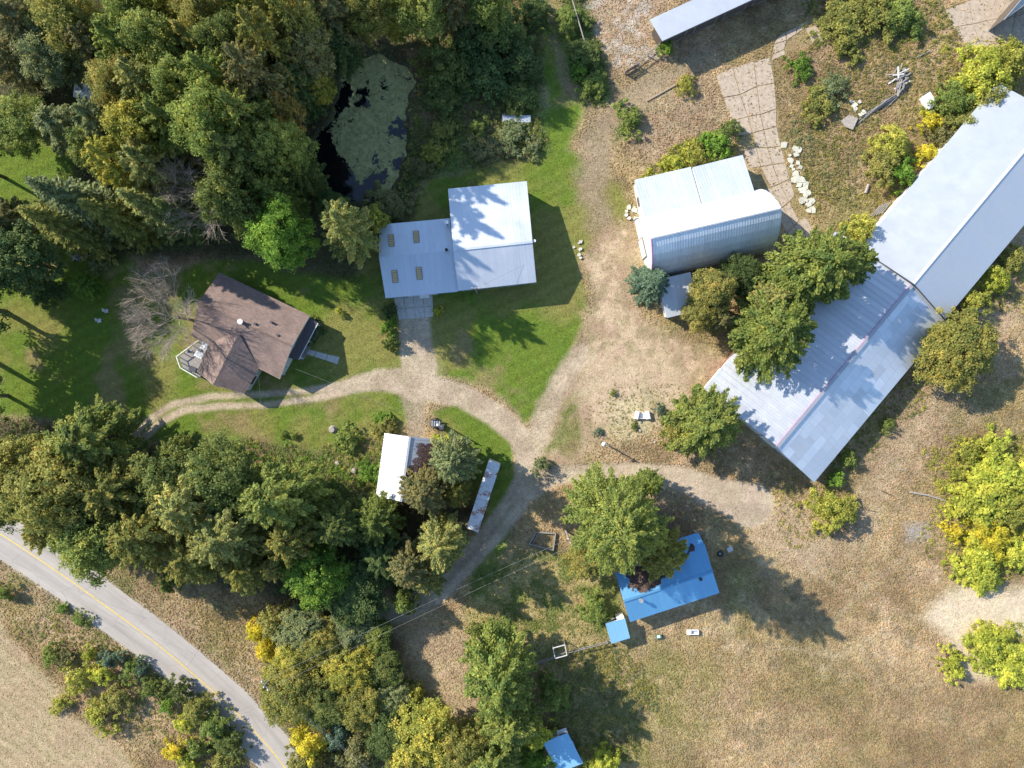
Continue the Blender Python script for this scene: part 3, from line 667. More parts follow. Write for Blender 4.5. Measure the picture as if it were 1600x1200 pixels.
# porch
zp = 2.55
P0, P1, P2, P3 = Wp(484, 496, zp + .25), Wp(497, 505, zp), Wp(467, 562, zp), Wp(450, 559, zp + .25)
MB().slab([P1, P2, P3, P0], .1).build('porch_roof', M['porch_roof'], H_)
pf = [Vector((p.x, p.y, 0)) for p in (P0, P1, P2, P3)]
MB().add([p + Vector((0, 0, z)) for z in (0, .25) for p in pf], [(0, 3, 2, 1), (4, 5, 6, 7), (0, 1, 5, 4), (1, 2, 6, 5), (2, 3, 7, 6), (3, 0, 4, 7)]).build('porch_floor', M['grey_wood'], H_)
for t in (.04, .5, .96):
    p = pf[1].lerp(pf[2], t); p = p + (c4 - p).normalized() * .15; MB().bar(p + Vector((0, 0, .25)), p + Vector((0, 0, zp - .08)), .12, .12).build('porch_post', M['white_paint'], H_)
MB().bar(P1 + Vector((0, 0, .03)), P2 + Vector((0, 0, .03)), .12, .1).build('gutter', M['cream'], H_)
vent(H_, 377, 503, 5.25, 'chimney', .26, .6, M['white_paint'])
for px, py, zz in ((341, 471, 4.3), (398.5, 506, 5.0), (434, 524, 4.95), (424, 503.5, 4.7), (364, 545, 4.3), (353, 566, 4.1), (346, 587, 4.1)):
    MB().box(W(px, py, zz + .02), (.34, .34, .36), R(-25)).build('roof_vent', M['dark_metal'] if zz > 4.2 else M['grey_metal'], H_)
# deck on the west corner
dk = thing("deck", W(308, 562, 0), "raised grey wooden deck with white railing at the house's west corner", "deck")
dp = [W(*p, 0) for p in ((322, 530), (343, 545), (316, 590), (290, 575), (284, 558))]; dz = .9
mb = MB(); mb.add([p + Vector((0, 0, z)) for z in (dz - .15, dz) for p in dp], [(4, 3, 2, 1, 0), (5, 6, 7, 8, 9)] + [(i, (i + 1) % 5, 5 + (i + 1) % 5, 5 + i) for i in range(5)]); mb.build('floor', M['grey_wood'], dk)
for i in (2, 3, 4):
    a, b = dp[i], dp[(i + 1) % 5]; MB().bar(a + Vector((0, 0, dz + .95)), b + Vector((0, 0, dz + .95)), .12, .08).build('railing', M['white_paint'], dk)
    n = max(2, int((b - a).length / .9)); mb = MB()
    for k in range(n): p = a.lerp(b, k / n); mb.bar(p, p + Vector((0, 0, dz + .9)), .1, .1)
    mb.build('post', M['white_paint'], dk)
for px, py, sx, sy, rz, lb in ((319, 540, 1.0, 1.45, -27, "white rectangular patio table nearest the roof on the deck"), (310, 554, 1.25, .95, -27, "cream folding patio table in the middle of the deck")):
    c = W(px, py, 1.7); tb = thing("patio_table", (c.x, c.y, .9), lb, "table", "white tables on the deck"); MB().box((c.x, c.y, 1.62), (sx, sy, .06), R(rz)).build('tabletop', M['white_paint'], tb)
    Mr = Matrix.Rotation(R(rz), 3, 'Z')
    for u in (-1, 1):
        for v in (-1, 1): q = Vector((c.x, c.y, 0)) + Mr @ Vector((u * sx * .42, v * sy * .42, 0)); MB().bar(q + Vector((0, 0, .9)), q + Vector((0, 0, 1.59)), .05, .05).build('leg', M['grey_metal'], tb)
c = W(302, 577, 1.4); ht = thing("barbecue", (c.x, c.y, .9), "dark covered barbecue by the deck's lower railing", "barbecue"); MB().box((c.x, c.y, 1.5), (1.1, .7, .45), R(-25)).build('lid', M['dark_metal'], ht); MB().box((c.x, c.y, 1.13), (1.0, .6, .28), R(-25)).build('firebox', M['grey_metal'], ht)
for s in (-1, 1): MB().box((c.x + s * .35, c.y - s * .16, .95), (.08, .5, .1), R(-25)).build('leg', M['dark_metal'], ht)
c = W(297, 549, 1.4); ch = thing("patio_chair", (c.x, c.y, .9), "grey patio chair beside the cream table on the deck", "chair"); MB().box((c.x, c.y, 1.32), (.5, .5, .06)).build('seat', M['grey_metal'], ch); MB().box((c.x - .25, c.y, 1.6), (.05, .5, .5)).build('backrest', M['grey_metal'], ch)
for u in (-1, 1):
    for v in (-1, 1): MB().bar((c.x + u * .2, c.y + v * .2, .9), (c.x + u * .2, c.y + v * .2, 1.29), .04, .04).build('leg', M['grey_metal'], ch)

# --- arched barn with lean-to
ar = thing("arched_barn", W(1095, 375, 0), "gothic-arched corrugated barn with pink edge trim and a long metal lean-to", "barn")
q0 = W(1018, 373, 9.0); q1 = W(1221, 326, 9.0); u = (q1 - q0); Lb = u.length; u.normalize(); u.z = 0; nS = Vector((u.y, -u.x, 0))
prof = [(0, 9.0), (1.1, 8.25), (2.1, 7.35), (3.0, 6.3), (3.75, 5.1), (4.3, 3.8), (4.65, 2.4), (4.8, 1.0), (4.82, 0.0)]
def arch_side(sgn, nm, mat, lim=0):
    mb = MB(); th = .12; v = 0
    for i in range(len(prof) - 1):
        (d0, z0), (d1, z1) = prof[i], prof[i + 1]
        if z1 < lim: break
        a, b = q0 + nS * sgn * d0, q1 + nS * sgn * d0; a.z = b.z = z0; c_, d_ = q1 + nS * sgn * d1, q0 + nS * sgn * d1; c_.z = d_.z = z1
        ln_ = math.hypot(d1 - d0, z1 - z0); vs = [d_, c_, b, a]
        mb.add(vs, [(0, 1, 2, 3)], [[(0, v), (Lb, v), (Lb, v + ln_), (0, v + ln_)]]); v += ln_
    o = mb.build(nm, mat, ar); md = o.modifiers.new("s", 'SOLIDIFY'); md.thickness = .1; md.offset = 0; return o
arch_side(1, 'roof', M['quonset']); arch_side(-1, 'roof', M['quonset'])
MB().bar(q0 + Vector((0, 0, .05)), q1 + Vector((0, 0, .05)), .2, .1).build('ridge_cap', M['magenta'] if False else M['bright_roof'], ar)
for e, s in ((q0 + u * .15, 1), (q1 - u * .15, -1)):
    pts = [e + nS * d + Vector((0, 0, z - 9.0 - .08)) for d, z in prof] + [e - nS * d + Vector((0, 0, z - 9.0 - .08)) for d, z in reversed(prof[1:])]
    lo = pts + [p + u * .12 * s for p in pts]; n = len(pts)
    MB().add(lo, [tuple(range(n)), tuple(range(2 * n - 1, n - 1, -1))] + [(i, (i + 1) % n, n + (i + 1) % n, n + i) for i in range(n)]).build('end_wall', M['white_wall'], ar)
tr = [q0 + nS * d * 1.012 + Vector((0, 0, z - 9.0 + .07)) - u * .05 for d, z in prof[:6]]
MB().tube(tr, .11, 5).build('edge_trim', M['magenta'], ar)
dr = q0 - u * .03; opening(ar, 'barn_door', Vector((dr.x, dr.y, 0)) - nS * 3 + u * .1, Vector((dr.x, dr.y, 0)) + nS * 3 + u * .1, .5, 2.8, .05, 3.0, M['white_paint'], M['grey_wood'], Vector(((q0.x + q1.x) / 2, (q0.y + q1.y) / 2, 0)))
l0, l1 = W(991, 281, 2.7), W(1160.5, 242, 2.7); k0, k1 = W(1006.5, 341, 4.3), W(1179, 300, 4.3)
mm_ = [l0.lerp(l1, t) for t in (0, .52, .535, 1)]; kk_ = [k0.lerp(k1, t) for t in (0, .52, .535, 1)]
MB().slab([l0, mm_[1], kk_[1], k0], .08).build('lean_to_roof', M['leanto'], ar); MB().slab([mm_[2] + (kk_[2] - mm_[2]) * .02 + Vector((0,0,.01)), l1, k1 + Vector((0,0,.01)), kk_[2] + Vector((0,0,.01))], .08).build('lean_to_roof', M['leanto'], ar)
I = inset([l0, l1, k1, k0], .3); wall_ring(I, [2.6, 2.6, 4.05, 4.05], M['white_wall'], ar, 'lean_to_wall')
opening(ar, 'window', I[3], I[0], .5, 1.2, 1.0, 1.0, M['glass'], M['grey_wood'], sum(I, Vector()) / 4)
# little shed at its corner
def shed(name, label, cat, q, zs, wall, roof, over=.25, th=.08, door=True, dside=3, group=None):
    Q = [W(*p, z) for p, z in zip(q, zs)]; c = sum(Q, Vector()) / 4; T = thing(name, (c.x, c.y, 0), label, cat, group)
    MB().slab(Q, th).build('roof', roof, T); I = inset(Q, over); wall_ring(I, [z - th - .06 for z in zs], wall, T); cc = sum(I, Vector()) / 4
    if door: opening(T, 'door', I[dside], I[(dside + 1) % 4], .5, .9, .05, 1.9, M['grey_wood'], M['white_paint'], cc); opening(T, 'window', I[(dside + 1) % 4], I[(dside + 2) % 4], .5, .8, 1.0, .7, M['glass'], M['white_paint'], cc)
    return T
shed("shed", "narrow grey metal shed half under a blue-green spruce beside the arched barn", "shed", ((1026, 437), (1079, 425), (1090, 485), (1042, 497)), (2.9, 2.9, 2.4, 2.4), M['white_wall'], M['leanto'])

# --- long barn
U = Vector((.640, .768, 0)); Vv = Vector((.768, -.640, 0)); R0 = W(1425, 446, 5.9); R0.z = 0
def lb(t, s, z): p = R0 + U * t + Vv * s; return Vector((p.x, p.y, z))
lbn = thing("long_barn", lb(0, 0, 0), "very long gabled metal barn in two joined sections running off the right edge", "barn")
MB().slab([lb(.25, -8.9, 3.5), lb(33, -8.9, 3.5), lb(33, 0, 5.9), lb(.25, 0, 5.9)], .14).build('roof', M['smooth_roof'], lbn)
MB().slab([lb(.25, 8.0, 3.5), lb(33, 8.0, 3.5), lb(33, 0, 5.897), lb(.25, 0, 5.897)], .14).build('roof', M['smooth_roof_b'], lbn)
MB().slab([lb(-31, -13.2, 2.9), lb(.2, -13.2, 2.9), lb(.2, 0, 5.6), lb(-31, 0, 5.6)], .14).build('roof', M['bright_roof'], lbn)
MB().slab([lb(-31.2, 8.7, 3.1), lb(.2, 8.7, 3.1), lb(.2, 0, 5.597), lb(-31.2, 0, 5.597)], .14).build('roof', M['patch_roof'], lbn)
MB().bar(lb(.26, -.02, 5.96), lb(33, -.02, 5.96), .3, .08).build('ridge_cap', M['white_paint'], lbn)
MB().bar(lb(-31.1, .1, 5.68), lb(.1, .1, 5.68), .5, .1).build('ridge_cap', M['bright_roof'], lbn)
MB().bar(lb(-31.1, -.18, 5.68), lb(.1, -.18, 5.68), .07, .05).build('ridge_trim', M['magenta'], lbn)
mb = MB(); mb.bar(lb(.24, -8.9, 3.62), lb(.24, 0, 6.0), .16, .1); mb.bar(lb(.24, 8.0, 3.62), lb(.24, 0, 6.0), .16, .1); mb.build('joint_flashing', M['dark_metal'], lbn)
for (t0, t1, s0, s1, zl, zh, zr_) in ((.6, 32.6, -8.5, 7.6, 3.4, 3.4, 5.7), (-30.6, .5, -12.8, 8.3, 2.8, 3.0, 5.38)):
    pts = [lb(t0, s0, 0), lb(t1, s0, 0), lb(t1, 0, 0), lb(t0, 0, 0)]; mb = MB()
    vs = pts + [lb(t0, s0, zl), lb(t1, s0, zl), lb(t1, 0, zr_), lb(t0, 0, zr_)]; mb.add(vs, [(0, 1, 5, 4), (1, 2, 6, 5), (3, 0, 4, 7), (4, 5, 6, 7)])
    vs = [lb(t0, s1, 0), lb(t1, s1, 0), lb(t1, 0, 0), lb(t0, 0, 0), lb(t0, s1, zh), lb(t1, s1, zh), lb(t1, 0, zr_), lb(t0, 0, zr_)]; mb.add(vs, [(0, 1, 5, 4), (1, 2, 6, 5), (3, 0, 4, 7), (4, 5, 6, 7)])
    mb.build('wall', M['white_wall'], lbn)
cb = lb(0, 0, 0)
for k in range(7): opening(lbn, 'window', lb(-30.6, 8.3, 0), lb(.5, 8.3, 0), (k + .5) / 7, 1.1, 1.2, .8, M['glass'], M['grey_wood'], cb)
opening(lbn, 'barn_door', lb(-30.6, -3, 0), lb(-30.6, 3, 0), .5, 3.2, .05, 3.0, M['white_paint'], M['grey_wood'], lb(-10, 0, 0))
MB().bar(lb(-27, -13.35, 2.7), lb(-20.5, -13.35, 2.7), .12, .18).build('edge_trim', M['red_trim'], lbn)
# --- the long shed at the top
ts = thing("open_shed", W(1120, 20, 0), "long white monopitch shed cut by the top edge of the photo", "shed")
D = W(1170, 0, 0) - W(1035, 62, 0); D.z = 0; D.normalize(); a = W(1035, 64, 4.4); d_ = W(1015, 30.5, 4.0); b = a + D * 32; c = d_ + D * 32
MB().slab([a, b, c, d_], .12).build('roof', M['smooth_roof'], ts); I = inset([a, b, c, d_], .75); wall_ring(I, [4.08, 4.08, 3.85, 3.85], M['dark_wood'], ts)
cc = sum(I, Vector()) / 4
for k in range(6): opening(ts, 'stall_door', I[0], I[1], (k + .5) / 6, 3.6, .1, 2.6, M['dark_wood'], M['grey_wood'], cc)
MB().bar(a + Vector((0, 0, -.1)) - D * .01 + Vector((.02, -.06, 0)), b + Vector((.02, -.06, -.1)), .06, .25).build('gutter', M['dark_metal'], ts)
# --- barn outside the top right corner
shed("shed", "corner of a grey metal shed beside the slab yard at the top right corner", "shed", ((1568, 31), (1640, -20), (1612, -70), (1550, -18)) if False else ((1569, 31), (1660, -35), (1690, -110), (1597, -2)), (4.2, 4.2, 4.8, 4.8), M['dark_wood'], M['grey_metal'], door=False)

# --- small white gabled shed
T, F, ring, tops, A, Rr, B = gable("shed", "small white gabled shed with brown needle litter on its east slope", "shed",
    ((587, 775.7), (600.7, 676.8)), ((626.4, 783.6), (640.4, 682.5)), ((671, 791), (683, 686.4)), 2.9, 4.6, M['white_wall'], M['white_roof'], over=.3, cap=M['white_roof'])
opening(T, 'door', F[1], F[2], .5, 2.2, .05, 2.2, M['grey_wood'], M['white_paint'], sum(F, Vector()) / 4); opening(T, 'window', F[0], F[1], .5, 1.0, 1.0, .8, M['glass'], M['white_paint'], sum(F, Vector()) / 4)
ws_plane = (B[0], B[1], Rr[1], Rr[0])

# --- blue cottage
T, F, ring, tops, A, Rr, B = gable("cottage", "long cottage with a bright blue metal roof beneath the biggest tree", "cottage",
    ((961.6, 895.5), (1101, 850)), ((974.4, 939.4), (1113.5, 893)), ((984.5, 972), (1124, 926.6)), 2.9, 4.4, M['cream'], M['blue_roof'], over=.35, cap=M['blue_roof'])
bl_plane = (A[0], A[1], Rr[1], Rr[0]); bs_plane = (B[0], B[1], Rr[1], Rr[0]); fc = sum(F, Vector()) / 4
e = [W(1040, 871, 2.88), W(1100.6, 851, 2.88), W(1091, 832, 2.4), W(1030, 851, 2.4)]
MB().slab([e[3], e[2], e[1], e[0]], .09).build('porch_roof', M['blue_roof'], T)
for k in (2, 3): p = Vector((e[k].x, e[k].y, 0)); p += (fc - p).normalized() * .2; p.z = 0; MB().bar(p, p + Vector((0, 0, 2.28)), .14, .14).build('porch_post', M['white_paint'], T)
for t in (.2, .5, .8): opening(T, 'window', F[2], F[3], t, 1.2, .9, 1.0, M['glass'], M['white_paint'], fc)
opening(T, 'door', F[0], F[1], .7, .9, .05, 2.0, M['white_paint'], M['grey_wood'], fc)
vent(T, 1001, 937, 4.3, 'chimney', .2, .7, M['grey_metal']); vent(T, 1094.5, 904.5, 4.1, 'roof_vent', .17, .3, M['dark_metal'])
shed("shed", "small square pale blue shed just below the blue cottage", "shed", ((946, 974.5), (976.6, 966.4), (984.5, 997), (955, 1006)), (2.5, 2.5, 2.2, 2.2), M['white_paint'], M['lightblue_roof'])
bs = shed("shed", "blue-roofed shed cut by the bottom edge with a white board at its door", "shed", ((848.4, 1160.5), (887, 1145), (911, 1192.6), (872, 1208)), (2.6, 2.6, 2.4, 2.4), M['dark_wood'], M['lightblue_roof'], dside=0)
c = W(878, 1142, 1.4); MB().box((c.x, c.y, 1.7), (1.6, .9, .08), R(20), ('X', .25)).build('canopy', M['white_paint'], bs)
c = W(852, 1158, 2.0); MB().bar((c.x - .5, c.y - .1, 2.3), (c.x + .3, c.y + .35, 2.3), .12, .1).build('brace', M['grey_wood'], bs)
c = W(969, 965.5, 1.6); single("cabinet", MB().box((c.x, c.y, .8), (1.1, .5, 1.6), R(14)).box((c.x, c.y - .01, 1.63), (1.2, .6, .06), R(14)), M['white_paint'], "white cabinet standing against the small pale blue shed", "cabinet")
# shed or camper on the far top-left lawn
cm = thing("camper", W(131, 143, 0), "white camper trailer on the lawn near the top left corner", "camper")
c = W(131, 142, 2.4); MB().box((c.x, c.y, 1.6), (2.9, 2.2, 1.9), R(-6)).box((c.x, c.y, 2.57), (2.7, 2.0, .08), R(-6)).build('body', M['white_paint'], cm)
for k in range(3): MB().box((c.x - .9 + k * .9, c.y, 2.64), (.5, .5, .09), R(-6)).build('roof_hatch', M['grey_metal'], cm)
for s in (-1, 1): MB().tube([(c.x, c.y + s * 1.0, .35), (c.x, c.y + s * 1.18, .35)], .35, 14).build('wheel', M['black'], cm)

# --- rusty box trailer
tq = [W(763.8, 718.8, 3.9), W(782, 726, 3.9), W(747, 832, 3.9), W(724.4, 818.5, 3.9)]
tq[3] = tq[0] + (tq[2] - tq[1])
bt = thing("box_trailer", (sum(tq, Vector()) / 4).to_2d().to_3d(), "long white box trailer with rust patches on its roof", "trailer")
MB().slab([tq[0], tq[3], tq[2], tq[1]], .06).build('roof', M['rusty'], bt)
lw = [Vector((p.x, p.y, 0)) for p in inset(tq, .04)]
mb = MB(); mb.add([p + Vector((0, 0, z)) for z in (1.1, 3.82) for p in lw], [(0, 1, 2, 3), (7, 6, 5, 4), (0, 4, 5, 1), (1, 5, 6, 2), (2, 6, 7, 3), (3, 7, 4, 0)]); mb.build('body', M['rusty'], bt)
ax = (tq[3] - tq[0]).normalized(); ax.z = 0; si = (tq[1] - tq[0]).normalized(); si.z = 0; c0 = bt.location
for t in (3.2, 4.4):
    for s in (-1, 1): p = c0 + ax * t + si * s * .95 + Vector((0, 0, .5)); p.z = .5; MB().tube([p - si * .15, p + si * .15], .5, 16).build('wheel', M['black'], bt)
for s in (-1, 1): p = c0 - ax * 3.6 + si * s * .6; MB().bar((p.x, p.y, 0), (p.x, p.y, 1.1), .14, .14).build('landing_leg', M['grey_metal'], bt)
MB().bar(c0 - ax * 5 + Vector((0, 0, .98)), c0 + ax * 5 + Vector((0, 0, .98)), .9, .2).build('chassis', M['dark_metal'], bt)

# --- utility cart and post
uc = thing("utility_trailer", W(680.5, 662, 0), "small dark utility trailer parked near the white shed", "trailer"); c = W(680.5, 661.5, .9)
MB().box((c.x, c.y, .62), (1.55, 1.15, .08), R(-3)).build('bed', M['dark_metal'], uc)
for s in (-1, 1): MB().box((c.x, c.y + s * .56, .8), (1.55, .05, .28), R(-3)).build('side_panel', M['dark_metal'], uc); MB().tube([(c.x, c.y + s * .66, .3), (c.x, c.y + s * .8, .3)], .3, 14).build('wheel', M['black'], uc)
MB().bar((c.x - .7, c.y, .55), (c.x - 1.7, c.y + .05, .45), .08, .08).build('drawbar', M['dark_metal'], uc)
mb = MB(); [mb.box((c.x - .55 + k * .37, c.y, .68), (.2, .95, .05), R(-3)) for k in range(4)]; mb.build('slats', M['grey_metal'], uc)
def lamp_post(px, py, h, label, hood=.35):
    b = W(px, py, 0); T = thing("lamp_post", b, label, "lamp post"); MB().tube([b, b + Vector((0, 0, h))], [.13, .09], 8).build('pole', M['grey_wood'], T)
    MB().bar(b + Vector((0, 0, h - .15)), b + Vector((-.55, .2, h)), .07, .07).build('arm', M['grey_metal'], T)
    MB().cyl(b + Vector((-.62, .22, h - .2)), hood, .16, 12, .14).cyl(b + Vector((-.62, .22, h - .3)), .14, .12, 10).build('lamp_head', M['white_paint'], T); return b
lamp_post(945, 693, 3.9, "grey lamp post with white head in the dirt yard north of the loop road")
lamp_post(694, 664, 4.2, "dark lamp post beside the small utility trailer", .2)
bb = W(691, 667, 0); single("barrel", MB().cyl(bb, .45, 1.0, 16).cyl(bb + Vector((0, 0, 1.0)), .4, .06, 16), M['dark_metal'], "black barrel between the utility trailer and the lamp post", "barrel")

# --- poles and wires
def upole(px, py, h, label, arm=1.6, ang=0):
    b = W(px, py, 0); T = thing("utility_pole", b, label, "utility pole"); MB().tube([b, b + Vector((0, 0, h))], [.17, .11], 8).build('pole', M['grey_wood'], T)
    d = Vector((math.cos(ang), math.sin(ang), 0)); MB().bar(b + d * -arm / 2 + Vector((0, 0, h - .5)), b + d * arm / 2 + Vector((0, 0, h - .5)), .12, .12).build('crossarm', M['grey_wood'], T)
    for s in (-1, 0, 1): MB().cyl(b + d * s * arm * .42 + Vector((0, 0, h - .44 if s else h)), .09, .2, 8).build('insulator', M['white_paint'], T)
    return b + Vector((0, 0, h - .3)), d
p1, d1 = upole(441, 1038, 8.2, "weathered utility pole leaning over shrubs next to the road's bend", 1.8, R(-55))
p2, d2 = upole(884, 829, 8.6, "utility pole with white insulator at the biggest tree's left flank", 1.4, R(-60))
def wire(a, b, sag, label, group):
    pts = [a.lerp(b, t / 16) + Vector((0, 0, -sag * 4 * (t / 16) * (1 - t / 16))) for t in range(17)]
    single("power_line", MB().tube(pts, .013, 4), M['wire'], label, "power line", group)
for s, lb_ in ((-.7, "upper overhead wire spanning from the roadside pole to the biggest tree's pole"), (.7, "lower overhead wire spanning from the roadside pole to the biggest tree's pole")):
    wire(p1 + d1 * s, p2 + d2 * s * .8, .8, lb_, "overhead wires from the roadside pole")
q_ = W(-116, 857, 8); wire(p1 - d1 * .5, q_, .6, "overhead wire crossing above the road toward the left edge", "overhead wires along the road")
for s, w_ in ((.4, "upper"), (-.4, "lower")): wire(p1 + d1 * s, W(640, 1260, 8) + d1 * s, .6, w_ + " overhead wire from the roadside pole down to the bottom edge", "overhead wires along the road")
wire(W(404, 587, 3), W(411, 760, 5), .5, "thin wire leaving the brown house roof toward the tree row", "thin house wires"); wire(W(453, 573, 3), W(838, 1090, 0).lerp(W(620, 640, 6), 1), .4, "thin wire running from the brown house's east gable", "thin house wires")
wire(ms.location + Vector((0, 0, 6.2)), W(838, 404, 4.4), .2, "thin wire from the service mast to the workshop's east gable", "thin house wires")

# --- fence, gate frame, garden bed
def rail_fence(pts, label, h=1.1, step=2.0):
    P = [W(*p) for p in pts]; T = thing("rail_fence", P[0], label, "fence"); rail = MB(); k = 0
    for a, b in zip(P[:-1], P[1:]):
        for z in (.45, h - .05): rail.bar(a + Vector((0, 0, z)), b + Vector((0, 0, z + random.uniform(-.05, .05))), .06, .13)
        n = max(1, int((b - a).length / step))
        for i in range(n + (b is P[-1])):
            p = a.lerp(b, i / n); MB().bar(p - Vector((0, 0, .1)), p + Vector((random.uniform(-.04, .04), random.uniform(-.04, .04), h + .1)), .14, .14).build('post', M['grey_wood'], T)
    rail.build('rails', M['grey_wood'], T)
rail_fence([(836, 1034), (862, 1025), (884, 1017), (912, 1010), (948, 1001)], "old grey rail fence running left from the small pale blue shed")
rail_fence([(1033, 68), (1012, 88), (990, 106), (977, 115)], "dark grey rail fence running down-left from the long white shed")
gf = thing("garden_arbor", W(873, 1010, 0), "pale wooden arbor frame standing on the old rail fence", "arbor"); P4 = [W(*p) for p in ((863, 1005), (881, 1000), (884, 1016), (866, 1021))]
for p in P4: MB().bar(p, p + Vector((0, 0, 2.0)), .1, .1).build('post', M['grey_wood'], gf)
for i in range(4): a, b = P4[i] + Vector((0, 0, 2.05)), P4[(i + 1) % 4] + Vector((0, 0, 2.05 + .002 * i)); MB().bar(a, b, .12, .1).build('beam', M['white_wall'], gf)
gb = thing("raised_bed", W(848, 842, 0), "weathered rectangular timber garden frame left of the biggest tree", "garden frame"); P4 = [W(*p) for p in ((838, 831), (868, 833), (864, 859), (827, 849))]
for i in range(4): MB().bar(P4[i] + Vector((0, 0, .25 + .004 * i)), P4[(i + 1) % 4] + Vector((0, 0, .25 + .004 * i)), .16, .4).build('board', M['grey_wood'], gb)
MB().bar(P4[0].lerp(P4[1], .12) + Vector((0, 0, .5)), P4[3].lerp(P4[2], .12) + Vector((0, 0, .5)), .08, .08).build('rail', M['grey_wood'], gb)
# --- swing gate panel and logs
gt = thing("gate", W(983, 112, 0), "dark wooden gate leaning open at the left end of the fence", "gate"); g0, g1 = W(976, 116), W(997, 104)
for k in range(5): MB().bar(g0 + Vector((0, 0, .25 + k * .22)), g1 + Vector((0, 0, .25 + k * .22)), .05, .12).build('slat', M['dark_wood'], gt)
for p in (g0, g1): MB().bar(p, p + Vector((0, 0, 1.35)), .12, .12).build('post', M['grey_wood'], gt)
a, b = W(1010, 158), W(1071, 124); single("timber_edging", MB().bar(a + Vector((0, 0, .1)), b + Vector((0, 0, .1)), .25, .2), M['tan_wood'], "long straight pale timber beam lying along the dirt track below the long white shed", "timber beam")
def log(pts, r0_, r1_, label, mat, cat="log", group=None, name="log"):
    P = [W(x, y, z) for x, y, z in pts]; n = len(P); return single(name, MB().tube(P, [r0_ + (r1_ - r0_) * i / (n - 1) for i in range(n)], 7), M[mat], label, cat, group)
log([(937, 127, .3), (927, 95, .8), (912, 60, 1.6), (893, -5, 2.5)], .16, .07, "long pale fallen birch trunk lying over the shrubs near the top edge", 'palebark')
log([(921, 96, .4), (912, 84, .6), (903, 73, .6)], .14, .1, "short pale forked log lying against the long fallen birch trunk", 'palebark')
log([(1422, 769, .15), (1450, 774, .2), (1482, 784, .12)], .16, .10, "long bleached log lying by the yellow-green shrubs on the right", 'palebark')
log([(1402, 733, .1), (1415, 735.5, .1)], .08, .07, "short bleached stick lying alone on the brown meadow", 'palebark')
log([(1378, 767, .1), (1396, 775, .1)], .09, .06, "dark short stick left of the long bleached log", 'bark')
log([(1352, 796, .1), (1371, 800, .1)], .07, .05, "thin dark stick below the dark short stick", 'bark')
log([(1432, 90, .15), (1455, 79, .2)], .1, .08, "thin grey log above the grey board pile", 'grey_wood')
log([(1352, 302, .2), (1357, 288, .25)], .22, .2, "short thick log end below the green and yellow shrub beside the long barn", 'palebark')
for k in range(5): log([(1361 + k * 4, 338 - k * 1, .12 + k * .01), (1376 + k * 4, 321 - k * 1.5, .14)], .09, .08, "weathered grey pole lying in the row by the long barn's upper wall", 'grey_wood', "pole", "poles lying by the long barn wall")
# --- stacked boards and scrap on the right slope
brd = []
for k in range(26):
    px = 1403 + random.uniform(-9, 9); py = 127 + random.uniform(-14, 14); ang = R(random.gauss(38, 16) if k % 3 else random.gauss(80, 12)); l = random.uniform(1.4, 2.8) / 2; z = .1 + k * .035
    c = W(px, py, 0); d = Vector((math.cos(ang), math.sin(ang), 0)) * l
    single("weathered_board", MB().bar(c - d + Vector((0, 0, z)), c + d + Vector((0, 0, z + random.uniform(0, .1))), random.uniform(.12, .24), .05), M[random.choice(['grey_wood', 'white_wall', 'grey_wood', 'palebark'])],
        "bleached board in the jumbled grey board pile near the top right", "board", "boards in the grey board pile")
for k in range(16):
    t = random.random(); px = 1400 - t * 58 + random.uniform(-4, 4); py = 150 + t * 38 + random.uniform(-4, 4); c = W(px, py, 0); ang = R(35 + random.gauss(0, 7)); d = Vector((math.cos(ang), math.sin(ang), 0)) * random.uniform(1.2, 2.4)
    single("weathered_board", MB().bar(c - d + Vector((0, 0, .08 + k * .015)), c + d + Vector((0, 0, .1 + k * .015)), .14, .05), M['dark_metal' if k % 3 == 0 else 'grey_wood'], "dark plank in the strip between the board pile and the grey slab", "board", "dark planks below the board pile")
sl = [W(1312, 190), W(1325, 181), W(1339, 186), W(1331, 204), W(1320, 200)]
mb = MB(); mb.add([p + Vector((0, 0, z)) for z in (.25, .4) for p in sl], [(4, 3, 2, 1, 0), (5, 6, 7, 8, 9)] + [(i, (i + 1) % 5, 5 + (i + 1) % 5, 5 + i) for i in range(5)]); single("stone_slab", mb, M['rock'], "flat grey five-sided slab propped at the lower end of the dark planks", "slab")
bx = thing("chest_freezer", W(1452, 158, 0), "white chest freezer abandoned beside the yellow shrubs at the top right", "freezer"); c = W(1452, 157.5, .8)
MB().box((c.x, c.y, .45), (1.5, 2.2, .9), R(32)).build('body', M['white_paint'], bx); MB().box((c.x - .02, c.y, .94), (1.56, 2.26, .07), R(32)).build('lid', M['white_paint'], bx); MB().bar((c.x - 1.1, c.y + .75, .93), (c.x - .15, c.y + 1.35, .93), .12, .12).build('rim', M['dark_metal'], bx)
